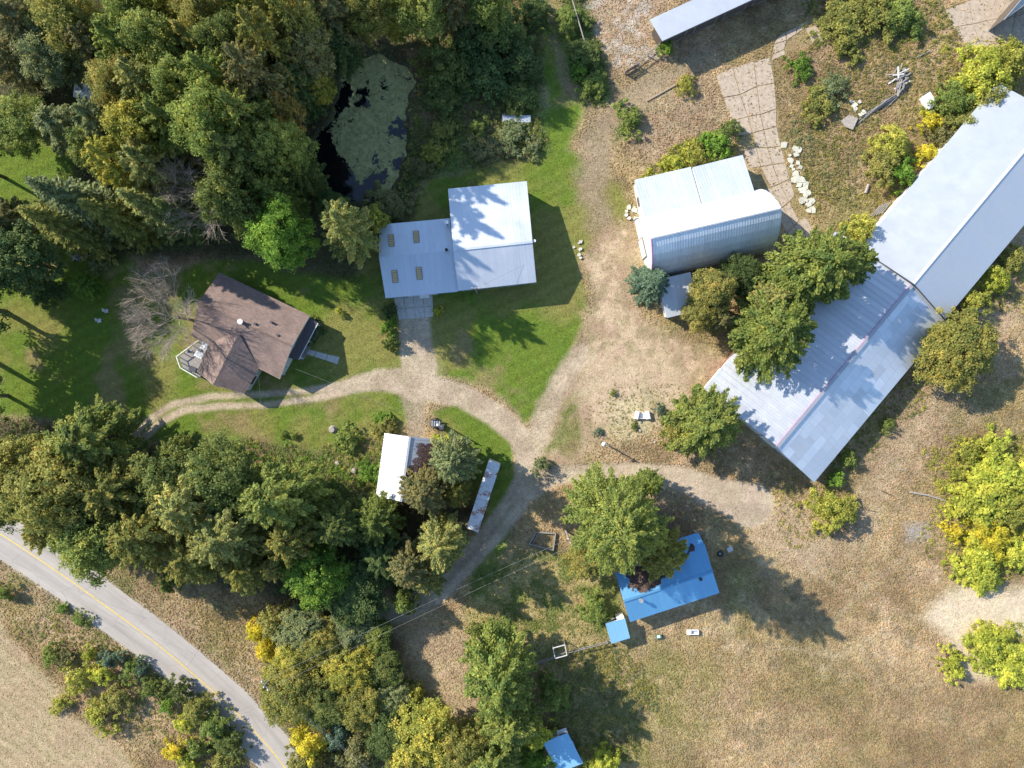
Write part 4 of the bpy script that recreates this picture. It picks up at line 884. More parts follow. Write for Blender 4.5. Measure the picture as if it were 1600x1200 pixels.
# white bin in the yard
wb = thing("stock_trough", W(1003, 648, 0), "white open trough standing in the dirt yard", "trough"); c = W(1003, 648.5, .3)
MB().box((c.x, c.y - .12, .12), (2.2, .9, .08)).build('floor', M['white_paint'], wb)
for dx in (-1, 1): MB().box((c.x + dx * .85, c.y, .4), (.62, 1.25, .55), R(dx * 12)).build('end_wall', M['white_paint'], wb)
MB().box((c.x, c.y - .55, .3), (1.05, .06, .4)).build('side_wall', M['white_paint'], wb)
def stone(px, py, r, label, group, mat='rock', name="stone", cat="stone", flat=.5):
    bm = bmesh.new(); bmesh.ops.create_icosphere(bm, subdivisions=1, radius=r)
    for v in bm.verts: v.co = Vector((v.co.x * random.uniform(.7, 1.3), v.co.y * random.uniform(.7, 1.3), v.co.z * flat * random.uniform(.7, 1.2)))
    me = bpy.data.meshes.new(name); bm.to_mesh(me); bm.free(); me.materials.append(M[mat]); o = bpy.data.objects.new(name, me); C.objects.link(o); p = W(px, py, 0); o.location = (p.x, p.y, r * flat * .55); o.rotation_euler.z = random.random() * 6; return tag(o, label, cat, group)
for px, py, r, lb_ in ((1001, 659, .28, "buff stone just below the white trough"), (1000, 673, .3, "buff flat stone south of the white trough"), (1023, 691, .25, "small pale stone left of the tree at the long barn's end"), (527, 723, .4, "pinkish boulder in the weeds left of the white gabled shed"), (1529, 485, .5, "pale boulder in dry grass right of the long barn"), (553, 735, .5, "red-brown boulder in the weeds beside the white gabled shed"), (1265, 116, .5, "pale boulder above the shrubs near the slab yard")):
    stone(px, py, r, lb_, None)
def chunk(px, py, s, label, group):
    n = random.choice((4, 5, 5, 6)); a0_ = random.random() * 6; c = W(px, py, 0); z = random.uniform(.14, .3); tx, ty = random.uniform(-.15, .15), random.uniform(-.15, .15)
    P = [c + Vector((math.cos(a0_ + 6.283 * k / n), math.sin(a0_ + 6.283 * k / n), 0)) * s * random.uniform(.7, 1.25) for k in range(n)]
    top = [p + Vector((0, 0, z + (p - c).x * tx + (p - c).y * ty)) for p in P]; bot = [p + Vector((0, 0, z - .16 + (p - c).x * tx + (p - c).y * ty)) for p in P]
    mb = MB(); mb.add(bot + top, [tuple(range(n - 1, -1, -1)), tuple(range(n, 2 * n))] + [(i, (i + 1) % n, n + (i + 1) % n, n + i) for i in range(n)])
    single("concrete_chunk", mb, M['chunk'], label, "rubble", group)
for k in range(38):
    t = random.random(); chunk(1230 + t * 30 + random.uniform(-6, 16 - 6 * t), 225 + t * 104 + random.uniform(-4, 4), random.uniform(.28, .62), "pale broken concrete chunk in the rubble strip beside the slab yard", "concrete chunks beside the slab yard")
for k in range(12): chunk(988 + random.uniform(-12, 14), 334 + random.uniform(-13, 13), random.uniform(.25, .55), "flat pale stone at the arched barn's upper left corner", "flat stones by the arched barn")
for k in range(7): chunk(901 + random.uniform(-6, 7), 384 + random.uniform(-9, 20), random.uniform(.2, .42), "small pale flat stone at the yard's edge right of the workshop", "flat stones right of the workshop")
for k in range(9): chunk(1341 + random.uniform(-12, 14), 168 + random.uniform(-9, 12), random.uniform(.25, .5), "small pale rubble piece above the grey five-sided slab", "rubble above the grey slab")
# small things on the lawns
for px, py, lb_ in ((166, 486, "white garden chair with reddish seat on the far left lawn"), (155, 501, "small white garden chair at the shadow's edge on the far left lawn")):
    c = W(px, py, .4); T = thing("garden_chair", (c.x, c.y, 0), lb_, "chair", "white garden chairs"); MB().box((c.x, c.y, .42), (.55, .55, .06), .3).build('seat', M['white_paint'] if py > 490 else M['magenta'] if False else M['white_wall'], T); MB().box((c.x - .26, c.y + .1, .75), (.06, .55, .62), .3).build('backrest', M['white_paint'], T)
    for uu in (-1, 1):
        for vv in (-1, 1): MB().bar((c.x + uu * .22, c.y + vv * .22, 0), (c.x + uu * .22, c.y + vv * .22, .39), .05, .05).build('leg', M['white_paint'], T)
sp = W(806, 187, 0); wp = thing("stacked_sheets", sp, "weathered corrugated sheets stacked on blocks behind the workshop", "sheet stack")
for k in range(3): MB().box((sp.x + k * .07, sp.y, .35 + k * .07), (4.3, 1.25 - k * .1, .05), R(-3 + k)).build('sheet', M['grey_metal'] if k < 2 else M['leanto'], wp)
for s in (-1.5, 1.5): MB().box((sp.x + s, sp.y, .16), (.3, 1.2, .32)).build('block', M['grey_wood'], wp)
tb_ = thing("bathtub", W(1082, 987, 0), "small white bathtub left in the grass below the blue cottage", "bathtub"); c = W(1082, 987.5, .3)
MB().box((c.x, c.y, .1), (1.7, .7, .1)).build('base', M['white_paint'], tb_)
mb = MB(); [mb.box((c.x + x, c.y + y, .34), s) for x, y, s in ((-.55, 0, (.62, .72, .4)), (0.3, .32, (1.07, .08, .4)), (.3, -.32, (1.07, .08, .4)), (.88, 0, (.1, .72, .4)))]; mb.build('rim', M['white_paint'], tb_)
c = W(1028, 993, 0); T = thing("wheelbarrow", c, "green wheelbarrow with white tray lying below the blue cottage", "wheelbarrow"); MB().box((c.x, c.y, .42), (.9, .6, .2), .2).build('tray', M['green_paint'], T); MB().box((c.x, c.y + .02, .54), (.5, .4, .05), .2).build('liner', M['white_paint'], T); MB().tube([(c.x + .6, c.y - .05, .2), (c.x + .6, c.y + .06, .2)], .2, 12).build('wheel', M['black'], T)
for s in (-1, 1): MB().bar((c.x - .9, c.y + s * .28 - .15, .5), (c.x + .6, c.y + s * .06, .22), .05, .05).build('handle', M['grey_wood'], T)
c = W(1139, 857, 0); T = thing("metal_crate", c, "grey metal crate in the tree shade right of the blue cottage", "crate"); MB().box((c.x, c.y, .3), (.85, .7, .6), .5).build('body', M['grey_metal'], T); MB().box((c.x, c.y, .63), (.9, .75, .05), .5).build('lid', M['pale_concrete'], T)
c = W(1125, 865, 0); T = thing("tire", c, "black tyre lying in the shade right of the blue cottage", "tyre"); T2_ = MB(); ring_ = [c + Vector((math.cos(a) * .38, math.sin(a) * .38, .13)) for a in [k * math.pi / 8 for k in range(17)]]; T2_.tube(ring_, .13, 7, caps=False).build('tread', M['black'], T)
MB().cyl(c + Vector((0, 0, .02)), .2, .1, 12).build('rim', M['grey_metal'], T)
c = W(132, 877, 0); T = thing("road_sign", c, "white road marker panel on a post at the asphalt edge", "sign"); MB().bar(c, c + Vector((0, 0, 1.6)), .08, .08).build('post', M['grey_metal'], T); MB().box((c.x, c.y, 1.5), (.08, .6, .7), R(-25)).build('panel', M['white_paint'], T)
c = W(520, 671, 0); single("tree_stump", MB().tube([c - Vector((0, 0, .05)), c + Vector((0, 0, .2)), c + Vector((0, 0, .8))], [.7, .5, .42], 12), M['palebark'], "grey tree stump at the lawn's lower edge", "stump")
c = W(124, 399, 0); T = thing("wood_heap", c, "grey brush and board heap under the leaning spruces", "brush heap")
for k in range(14):
    a_ = random.random() * 3.14; p = c + Vector((random.uniform(-1.3, 1.3), random.uniform(-.7, .7), .1 + k * .04)); d = Vector((math.cos(a_), math.sin(a_), random.uniform(-.05, .1))) * random.uniform(.5, 1.1); MB().bar(p - d, p + d, .14, .06).build('board', M['grey_wood' if k % 2 else 'white_wall'], T)

# ------------------------------------------------------------------ VEGETATION
def leafmesh(name, P, N, S, colr, asp=.6, T=None):
    """diamond leaves: centre P, normal N, size S, optional long-axis direction T"""
    n = len(P); N = N / (np.linalg.norm(N, axis=1, keepdims=True) + 1e-6)
    r = T if T is not None else rng.normal(size=(n, 3)); t = r - N * (r * N).sum(1, keepdims=True); t /= (np.linalg.norm(t, axis=1, keepdims=True) + 1e-6)
    b = np.cross(N, t); s = S[:, None]
    V = np.stack([P + t * s, P + b * s * asp, P - t * s, P - b * s * asp], 1).reshape(-1, 3)
    F = np.arange(n * 4).reshape(n, 4); c4 = np.concatenate([colr, np.ones((n, 1))], 1)
    return mesh_np(name, V, F, M['foliage'], fcol=c4)
def rdir(n):
    d = rng.normal(size=(n, 3)); return d / np.linalg.norm(d, axis=1, keepdims=True)
def tintv(n, grp, warm=.6):
    """leaf colour variation per leaf and per clump; real colour differences only"""
    k = rng.uniform(.65, 1.4, n) * grp; w = (rng.uniform(-.5, 1, n) * .35 + (grp - 1) * .7) * warm
    return np.stack([k * (1 + w), k, k * (1 - w * .6)], 1)

def tube_np(acc, pts, r0, r1, n=5):
    acc.tube([Vector(p) for p in pts], [r0 + (r1 - r0) * i / (len(pts) - 1) for i in range(len(pts))], n)

def proto_broad(Rr, h, seed, nl=16, npl=28, nleaf=50, ls=.155, zc=.6, rz=.38, gap=.8):
    """lobed rounded crown"""
    rs = np.random.default_rng(seed); c = np.array([0, 0, zc * h]); tr = MB(); top = Vector((0, 0, h * .62))
    tr.tube([(0, 0, -.2), (0.05, 0, h * .2), (0, .08, h * .42), tuple(top)], [.035 * h * .7, .028 * h * .7, .02 * h * .7, .01 * h * .7], 8)
    Ps = []; Ns = []; Gs = []
    for i in range(nl):
        a = i * 2.399 + rs.uniform(-.4, .4); zz = 1 - 2 * (i + .5) / nl; zz = zz * .85 + .18
        rr = math.sqrt(max(0, 1 - min(zz * zz, 1)))
        lc = c + np.array([math.cos(a) * rr * Rr * .66, math.sin(a) * rr * Rr * .66, zz * rz * h * .72]) * rs.uniform(.8, 1.15); lr = Rr * rs.uniform(.30, .45)
        tube_np(tr, [(0, 0, h * rs.uniform(.25, .5)), tuple((lc * np.array([.5, .5, 1])) - np.array([0, 0, h * .07])), tuple(lc)], .011 * h, .004 * h)
        g0 = rs.uniform(.85, 1.18)
        d = rdir(npl); d[:, 2] = np.abs(d[:, 2]) * .9 - .25 * rng.random(npl); cl = lc + d * lr * rng.uniform(.55, 1.08, (npl, 1)); cr = rng.uniform(.3, .62, npl) * Rr / 5
        for k in range(npl):
            m = nleaf; e = rdir(m); Ps.append(cl[k] + e * cr[k] * rng.uniform(.3, 1.45, (m, 1))); Ns.append(e * .3 + d[k] * .45 + np.array([-.2, .1, .6]) + rng.normal(size=(m, 3)) * .42); Gs.append(np.full(m, g0 * rng.uniform(.82, 1.2)))
    P = np.concatenate(Ps); N = np.concatenate(Ns); Gr = np.concatenate(Gs)
    cr_ = leafmesh("broadleaf_crown", P, N, rng.uniform(.6, 1.25, len(P)) * ls, tintv(len(P), Gr)); return cr_, tr
def proto_feather(Rr, h, seed, nb=180, ls=.175, low=.12, shape=.55, per=155, upt=.35):
    """many ascending limbs ending in leafy sprays: spiky outline"""
    rs = np.random.default_rng(seed); tr = MB(); tr.tube([(0, 0, -.2), (.06, 0, h * .3), (0, .1, h * .65), (0, 0, h * .95)], [.024 * h, .019 * h, .011 * h, .004 * h], 8)
    Ps, Ns, Ts, Gs = [], [], [], []; bulge = [rs.uniform(.72, 1.12) for _ in range(9)]
    for i in range(nb):
        f = low + (1 - low) * (i + rs.random()) / nb; a = i * 2.399 + rs.uniform(-.5, .5)
        prof = math.sin(min(1, ((1 - f) / (1 - low)) ** shape) * math.pi * .5); prof *= (.55 + .45 * min(1, (f - low) / .18))
        bl = bulge[int((a % 6.283) / 6.283 * 9) % 9]
        L = max(.12 * Rr, Rr * prof * rs.uniform(.72, 1.1) * bl); el = rs.uniform(.05, .35) + upt * f + (0.8 if f > .92 else 0)
        d = np.array([math.cos(a) * math.cos(el), math.sin(a) * math.cos(el), math.sin(el)]); st = np.array([0, 0, f * h - L * math.sin(el) * .8]); st[2] = max(st[2], .08 * h)
        if i % 3 == 0: tube_np(tr, [tuple(st), tuple(st + d * L * .85)], .006 * h, .0015 * h, 4)
        m = int(per * (.35 + L / Rr)); t = rng.uniform(.3, 1.03, m) ** .8; w = (1.15 - t) * .34 * L * .8 + .12
        off = rdir(m) * w[:, None] * rng.uniform(.2, 1, (m, 1)) * np.array([1, 1, .6]); p = st + d * (L * t)[:, None] + off; p[:, 2] -= .12 * L * t ** 2
        Ps.append(p); Ns.append(np.array([0, 0, .8]) + d * .5 + rng.normal(size=(m, 3)) * .5); Ts.append(d + off * .6 + rng.normal(size=(m, 3)) * .25); Gs.append(np.full(m, rng.uniform(.8, 1.22)))
    P = np.concatenate(Ps); return leafmesh("feathery_crown", P, np.concatenate(Ns), rng.uniform(.7, 1.3, len(P)) * ls, tintv(len(P), np.concatenate(Gs)), .45, np.concatenate(Ts)), tr
def proto_spruce(Rr, h, seed, ls=.26):
    rs = np.random.default_rng(seed); tr = MB(); tr.tube([(0, 0, -.2), (0, 0, h * .5), (0, 0, h * .98)], [.02 * h, .012 * h, .003 * h], 8)
    Ps, Ns, Ts, Gs = [], [], [], []; nw = int(h / .55)
    for i in range(nw):
        f = .06 + .93 * i / nw; nb = 9 if f < .7 else 7; Lw = Rr * (1 - f) ** .85
        for j in range(nb):
            a = 6.283 * j / nb + i * .7 + rs.uniform(-.25, .25); L = max(.25, Lw * rs.uniform(.78, 1.12)); d = np.array([math.cos(a), math.sin(a), 0]); sd_ = np.array([-d[1], d[0], 0])
            m = int(16 + 34 * L / Rr * 1.4); t = rng.uniform(.12, 1.0, m); s_ = rng.uniform(-1, 1, m) * (1.08 - t) * L * .30; z = f * h + .10 * L - .42 * L * t + .18 * L * t ** 3 - np.abs(s_) * .35
            p = d * (L * t)[:, None] + sd_ * s_[:, None]; p[:, 2] = z + rng.normal(size=m) * .05
            if j % 3 == 0: tube_np(tr, [(0, 0, f * h), tuple(d * L * .8 + np.array([0, 0, f * h - .2 * L]))], .004 * h, .001 * h, 4)
            Ps.append(p); Ns.append(np.array([0, 0, 1.]) + rng.normal(size=(m, 3)) * .4); Ts.append(d + sd_ * np.sign(s_)[:, None] * .7 + rng.normal(size=(m, 3)) * .15); Gs.append(np.full(m, rng.uniform(.8, 1.2)))
    P = np.concatenate(Ps); return leafmesh("spruce_crown", P, np.concatenate(Ns), rng.uniform(.7, 1.3, len(P)) * ls, tintv(len(P), np.concatenate(Gs), .3), .42, np.concatenate(Ts)), tr
def proto_bush(Rr, h, seed, ncl=80, nleaf=44, ls=.11):
    rs = np.random.default_rng(seed); tr = MB()
    for k in range(9):
        a = k * .7; tube_np(tr, [(0.1 * math.cos(a), .1 * math.sin(a), -.05), (math.cos(a) * Rr * .3, math.sin(a) * Rr * .3, h * .4), (math.cos(a) * Rr * .6, math.sin(a) * Rr * .6, h * .7)], .04, .012, 4)
    Ps, Ns, Gs = [], [], []; lob = rs.uniform(.45, 1.25, 7)
    for k in range(ncl):
        a = rs.uniform(0, 6.283); f = rs.random() ** .55 * rs.uniform(.85, 1.25); rr = Rr * f * lob[int(a / 6.283 * 7) % 7]; zt = h * math.sqrt(max(.04, 1 - min(f * .9, 1) ** 2)) * rs.uniform(.35, 1.0)
        c = np.array([math.cos(a) * rr, math.sin(a) * rr, zt]); e = rdir(nleaf); r_ = rs.uniform(.12, .30) * Rr * (1.15 - .4 * f)
        Ps.append(c + e * r_ * rng.uniform(.2, 1, (nleaf, 1)) * np.array([1, 1, .8])); Ns.append(e * .5 + np.array([0, 0, .7]) + rng.normal(size=(nleaf, 3)) * .4); Gs.append(np.full(nleaf, rng.uniform(.75, 1.25)))
    P = np.concatenate(Ps); P[:, 2] = np.maximum(P[:, 2], .03); return leafmesh("shrub_foliage", P, np.concatenate(Ns), rng.uniform(.6, 1.3, len(P)) * ls, tintv(len(P), np.concatenate(Gs), .3)), tr

def trunkmesh(mb, nm):
    me = bpy.data.meshes.new(nm); me.from_pydata([tuple(v) for v in mb.v], [], mb.f); me.materials.append(M['bark']); me.update(); return me
PR = {'broad': [], 'feather': [], 'spruce': [], 'bush': [], 'big': [], 'tallbush': []}
for s in range(4): PR['broad'].append((proto_broad(5, 13, 100 + s, nl=17 + s), 5, 13))
for s in range(4): PR['feather'].append((proto_feather(5, 13, 200 + s), 5, 13))
for s in range(3): PR['spruce'].append((proto_spruce(4, 15, 300 + s), 4, 15))
for s in range(4): PR['bush'].append((proto_bush(2, 2.2, 400 + s), 2, 2.2))
for s in range(3): PR['tallbush'].append((proto_bush(3, 5, 450 + s, 130, 60, .145), 3, 5))
PR['big'].append((proto_feather(9, 25, 500, nb=420, ls=.165, low=.14, shape=.62, per=260, upt=.3), 9, 25))
for k in PR: PR[k] = [(c_, trunkmesh(t_, "trunk"), r_, h_) for (c_, t_), r_, h_ in PR[k]]
cnt = {k: 0 for k in PR}
COL = dict(olive=(.29, .30, .078), pale=(.355, .38, .125), dark=(.175, .225, .065), green=(.215, .28, .07), bright=(.18, .31, .05), bluegreen=(.175, .26, .165),
           yellow=(.62, .56, .06), yg=(.39, .40, .08), lime=(.46, .50, .08), brown=(.25, .25, .10), orange=(.37, .30, .085), gold=(.315, .315, .09), mid=(.25, .31, .08), deep=(.12, .18, .06), greyg=(.24, .29, .13))
KN = dict(broad="tree", feather="tree", big="tree", spruce="spruce_tree", bush="shrub", tallbush="shrub")
def plant(px, py, r, h, typ, colr, label, group=None, zf=None):
    zc = (zf if zf is not None else {'broad': .62, 'feather': .55, 'big': .55, 'spruce': .45, 'bush': .4, 'tallbush': .45}[typ]) * h
    r = r * (1.17 if typ == 'feather' else 1.0); p = W(px, py, zc); Rw = r * .1 * (1 - zc / CAMH); pr = PR[typ]; cm_, tm, pr_r, pr_h = pr[cnt[typ] % len(pr)]; cnt[typ] += 1
    T = bpy.data.objects.new(KN[typ], None); C.objects.link(T); T.location = (p.x, p.y, 0); T.rotation_euler.z = random.uniform(0, 6.283); T.scale = (Rw / pr_r * 1.05, Rw / pr_r * 1.05, h / pr_h)
    tag(T, label, "tree" if typ in ('broad', 'feather', 'big', 'spruce') else "shrub", group)
    c = bpy.data.objects.new('crown' if 'bush' not in typ else 'foliage', cm_); t = bpy.data.objects.new('trunk' if 'bush' not in typ else 'stems', tm)
    for o in (c, t): C.objects.link(o); o.parent = T
    k = random.uniform(.9, 1.12); b = COL[colr]; c.color = (b[0] * k, b[1] * k, b[2] * k, 1); return T
G1 = "trees of the row above the road"; G2 = "trees of the woods at the top left"; G3 = "trees of the thicket beside the road bend"
for a in [
 (30, 722, 52, 15, 'broad', 'olive', "olive leafy tree at the left edge just above the tree row"),
 (140, 690, 68, 16, 'broad', 'mid', "wide green tree at the top of the row, beside the left lawn"),
 (95, 765, 75, 18, 'broad', 'olive', "big olive tree at the left end of the row above the road"),
 (15, 778, 42, 14, 'broad', 'dark', "dark tree at the left edge where the road enters"),
 (85, 822, 44, 13, 'broad', 'olive', "olive tree whose crown overhangs the road at the left"),
 (185, 765, 60, 17, 'broad', 'olive', "olive tree between the row's left end and its middle"),
 (150, 840, 62, 16, 'broad', 'mid', "green tree above the white road marker panel"),
 (232, 830, 62, 18, 'broad', 'olive', "tall olive tree in the middle of the row above the road"),
 (262, 755, 55, 14, 'broad', 'dark', "shaded dark tree where the two-rut driveway ends"),
 (272, 706, 30, 9, 'broad', 'mid', "small round green tree at the lower end of the two-rut driveway"),
 (300, 790, 55, 18, 'broad', 'pale', "pale green tree in the row, below the driveway's end"),
 (350, 745, 60, 15, 'broad', 'dark', "dark tree beside the weedy slope below the house"),
 (305, 865, 55, 15, 'broad', 'olive', "olive tree on the row's road side, middle"),
 (360, 835, 60, 18, 'broad', 'pale', "pale tall tree in the right half of the row"),
 (385, 885, 45, 13, 'broad', 'olive', "olive tree left of the small golden tree"),
 (432, 780, 62, 18, 'feather', 'mid', "feathery green tree at the row's right end, left of the white gabled shed"),
 (455, 840, 50, 15, 'feather', 'olive', "feathery olive tree above the golden one"),
 (433, 882, 26, 12, 'broad', 'gold', "small golden tree in the row above the road"),
 (495, 900, 50, 11, 'broad', 'bright', "bright green leafy tree right of the small golden tree"),
 (555, 930, 48, 8, 'broad', 'deep', "dark green low tree where the south track bends"),
 (530, 820, 42, 14, 'feather', 'dark', "dark feathery tree below left of the white gabled shed"),
 (588, 812, 40, 11, 'broad', 'green', "round green tree touching the white gabled shed's lower wall"),
 (600, 870, 40, 9, 'broad', 'deep', "very dark low tree in the gap below the white gabled shed"),
 ]:
    if a[4] == 'broad' and a[0] % 4 in (0, 1): a = a[:4] + ('feather',) + a[5:]
    plant(*a, group=G1)
G1b = "trees between the shed and the box trailer"
for a in [
 (708, 722, 41, 15, 'feather', 'greyg', "grey-olive tree between the white gabled shed and the box trailer"),
 (665, 768, 42, 14, 'feather', 'brown', "brownish green tree leaning on the white gabled shed's right side"),
 (715, 768, 24, 9, 'feather', 'olive', "small olive tree at the box trailer's left side"),
 (690, 850, 42, 14, 'feather', 'pale', "pale silvery tree below the box trailer"),
 (640, 885, 40, 13, 'feather', 'brown', "brown-tipped tree left of the pale silvery one"),
 (668, 905, 30, 8, 'feather', 'pale', "small pale tree at the south track's left verge"),
 (632, 935, 22, 6, 'tallbush', 'green', "low green bush where the south track leaves the trees"),
 ]: plant(*a, group=G1b)
for a in [
 (470, 985, 38, 6.5, 'broad', 'greyg', "grey-green tree at the top of the roadside thicket"),
 (430, 975, 28, 6, 'tallbush', 'gold', "gold-tinted bush between the yellow bush and the grey-green tree"),
 (403, 983, 17, 4, 'tallbush', 'yellow', "bright yellow bush at the road bend"),
 (418, 1010, 20, 4.5, 'tallbush', 'yellow', "second yellow bush just below the bright yellow one"),
 (458, 1022, 30, 6, 'broad', 'yg', "yellow-green tree around the roadside utility pole"),
 (500, 1000, 35, 6.5, 'broad', 'olive', "olive tree right of the grey-green one in the thicket"),
 (548, 980, 34, 5.5, 'broad', 'greyg', "dusty grey-green tree under the overhead wires"),
 (585, 992, 30, 4.5, 'broad', 'green', "green tree at the thicket's upper right corner"),
 (455, 1080, 50, 8, 'broad', 'olive', "broad olive tree at the asphalt edge inside the bend"),
 (545, 1045, 42, 6.5, 'broad', 'yg', "yellow-green tree in the middle of the thicket"),
 (598, 1045, 32, 5, 'broad', 'dark', "dark tree on the thicket's meadow side"),
 (505, 1100, 38, 7, 'broad', 'dark', "dark green tree in the thicket's shaded hollow"),
 (565, 1105, 38, 7, 'broad', 'olive', "olive tree below the yellow-green one in the thicket"),
 (610, 1095, 32, 5, 'broad', 'greyg', "grey-green tree near the bleached meadow tongue"),
 (642, 1085, 20, 3.5, 'tallbush', 'yg', "yellow-green bush on the rim of the bleached meadow tongue"),
 (530, 1140, 26, 5, 'tallbush', 'bluegreen', "blue-green bush by the lower overhead wires"),
 (485, 1160, 34, 6, 'tallbush', 'yellow', "large yellow bush at the bottom by the road edge"),
 (480, 1195, 30, 6, 'tallbush', 'gold', "golden bush cut by the bottom edge beside the road"),
 (500, 1130, 18, 5, 'tallbush', 'orange', "orange bush above the large yellow one"),
 (560, 1175, 34, 7, 'tallbush', 'brown', "brownish bush at the bottom edge left of the lime tree"),
 (610, 1150, 40, 8, 'broad', 'deep', "deep green tree in the lower middle of the thicket"),
 (665, 1150, 55, 10, 'broad', 'yg', "big yellow-green tree near the bottom edge"),
 (640, 1195, 40, 9, 'broad', 'olive', "olive tree cut by the bottom edge"),
 (720, 1165, 45, 10, 'broad', 'olive', "olive tree right of the big yellow-green one"),
 (780, 1060, 62, 17, 'feather', 'green', "tall dark feathery tree left of the old rail fence"),
 (795, 1125, 48, 13, 'feather', 'mid', "feathery green tree below the tall dark one"),
 (770, 1185, 45, 12, 'feather', 'mid', "feathery tree cut by the bottom edge"),
 (745, 985, 14, 3, 'bush', 'mid', "small green bush above the tall dark feathery tree"),
 (835, 1150, 26, 5, 'tallbush', 'lime', "lime bush at the left side of the bottom blue shed"),
 (838, 1190, 24, 5, 'tallbush', 'bright', "bright green bush below the lime one at the bottom blue shed"),
 (865, 1085, 26, 4, 'tallbush', 'green', "green bush in the shade above the bottom blue shed"),
 (945, 1190, 24, 4, 'tallbush', 'lime', "lime green bush at the bottom edge right of the blue shed"),
 ]: plant(*a, group=G3)
for a in [
 (965, 818, 90, 27, 'big', 'mid', "the biggest tree, a dense green dome above the blue cottage"),
 (1032, 862, 46, 13, 'feather', 'olive', "olive tree overhanging the blue cottage's roof"),
 (922, 872, 34, 9, 'feather', 'gold', "gold-brown tree skirting the biggest tree's lower left"),
 (1015, 755, 22, 12, 'feather', 'green', "green tree tip between the biggest tree and the loop road"),
 (930, 950, 24, 3.6, 'tallbush', 'green', "round green bush left of the blue cottage"),
 (844, 728, 14, 2.6, 'bush', 'greyg', "sparse grey-green shrub in the middle of the track junction"),
 (1107, 662, 58, 13, 'feather', 'mid', "spiky green tree at the long barn's lower left end"),
 (1052, 672, 20, 6, 'tallbush', 'gold', "golden bush left of the spiky green tree"),
 (1021, 440, 38, 11, 'spruce', 'bluegreen', "blue-green spruce at the arched barn's lower left corner"),
 (1112, 455, 36, 10, 'broad', 'gold', "golden-olive tree touching the narrow grey shed"),
 (1094, 492, 28, 8, 'broad', 'gold', "small golden-olive tree below the narrow grey shed"),
 (1125, 500, 24, 8, 'feather', 'brown', "brownish tree behind the small golden-olive one"),
 (1160, 430, 34, 7, 'broad', 'deep', "dark low tree tucked along the arched barn's lower side"),
 (1282, 415, 68, 18, 'feather', 'green', "tall green tree covering the joint of the long barn"),
 (1330, 410, 36, 14, 'feather', 'green', "green tree top reaching over the long barn's white roof"),
 (1240, 450, 46, 14, 'feather', 'green', "green tree between the arched barn and the long barn"),
 (1203, 470, 34, 13, 'feather', 'pale', "pale tree left of the tall green ones"),
 (1212, 512, 66, 16, 'feather', 'green', "wide green tree overhanging the long barn's upper eave"),
 (1343, 358, 24, 6, 'tallbush', 'yg', "yellow-green bush at the long barn's upper wall"),
 (1165, 345, 16, 3, 'bush', 'green', "green bush hidden behind the arched barn"),
 ]: plant(*a)
for a in [
 (1495, 548, 62, 7.5, 'broad', 'olive', "large olive shrubby tree at the long barn's right side"),
 (1552, 432, 24, 3.6, 'tallbush', 'lime', "lime bush along the long barn's right wall"),
 (1520, 470, 26, 3.8, 'tallbush', 'yg', "yellow-green bush between the lime bush and the olive tree"),
 (1580, 405, 24, 3, 'tallbush', 'olive', "olive bush near the right edge by the long barn"),
 (1325, 718, 14, 2.5, 'bush', 'green', "small green bush at the long barn's lower right wall"),
 (1308, 748, 15, 2.2, 'bush', 'bright', "small bright bush at the long barn's lowest corner"),
 (1298, 795, 34, 4.2, 'tallbush', 'yg', "round yellow-green bush below the long barn's corner"),
 (1385, 665, 12, 1.8, 'bush', 'green', "tiny green bush along the long barn's shade"),
 ]: plant(*a)
GR = "yellow and lime shrubs on the right"
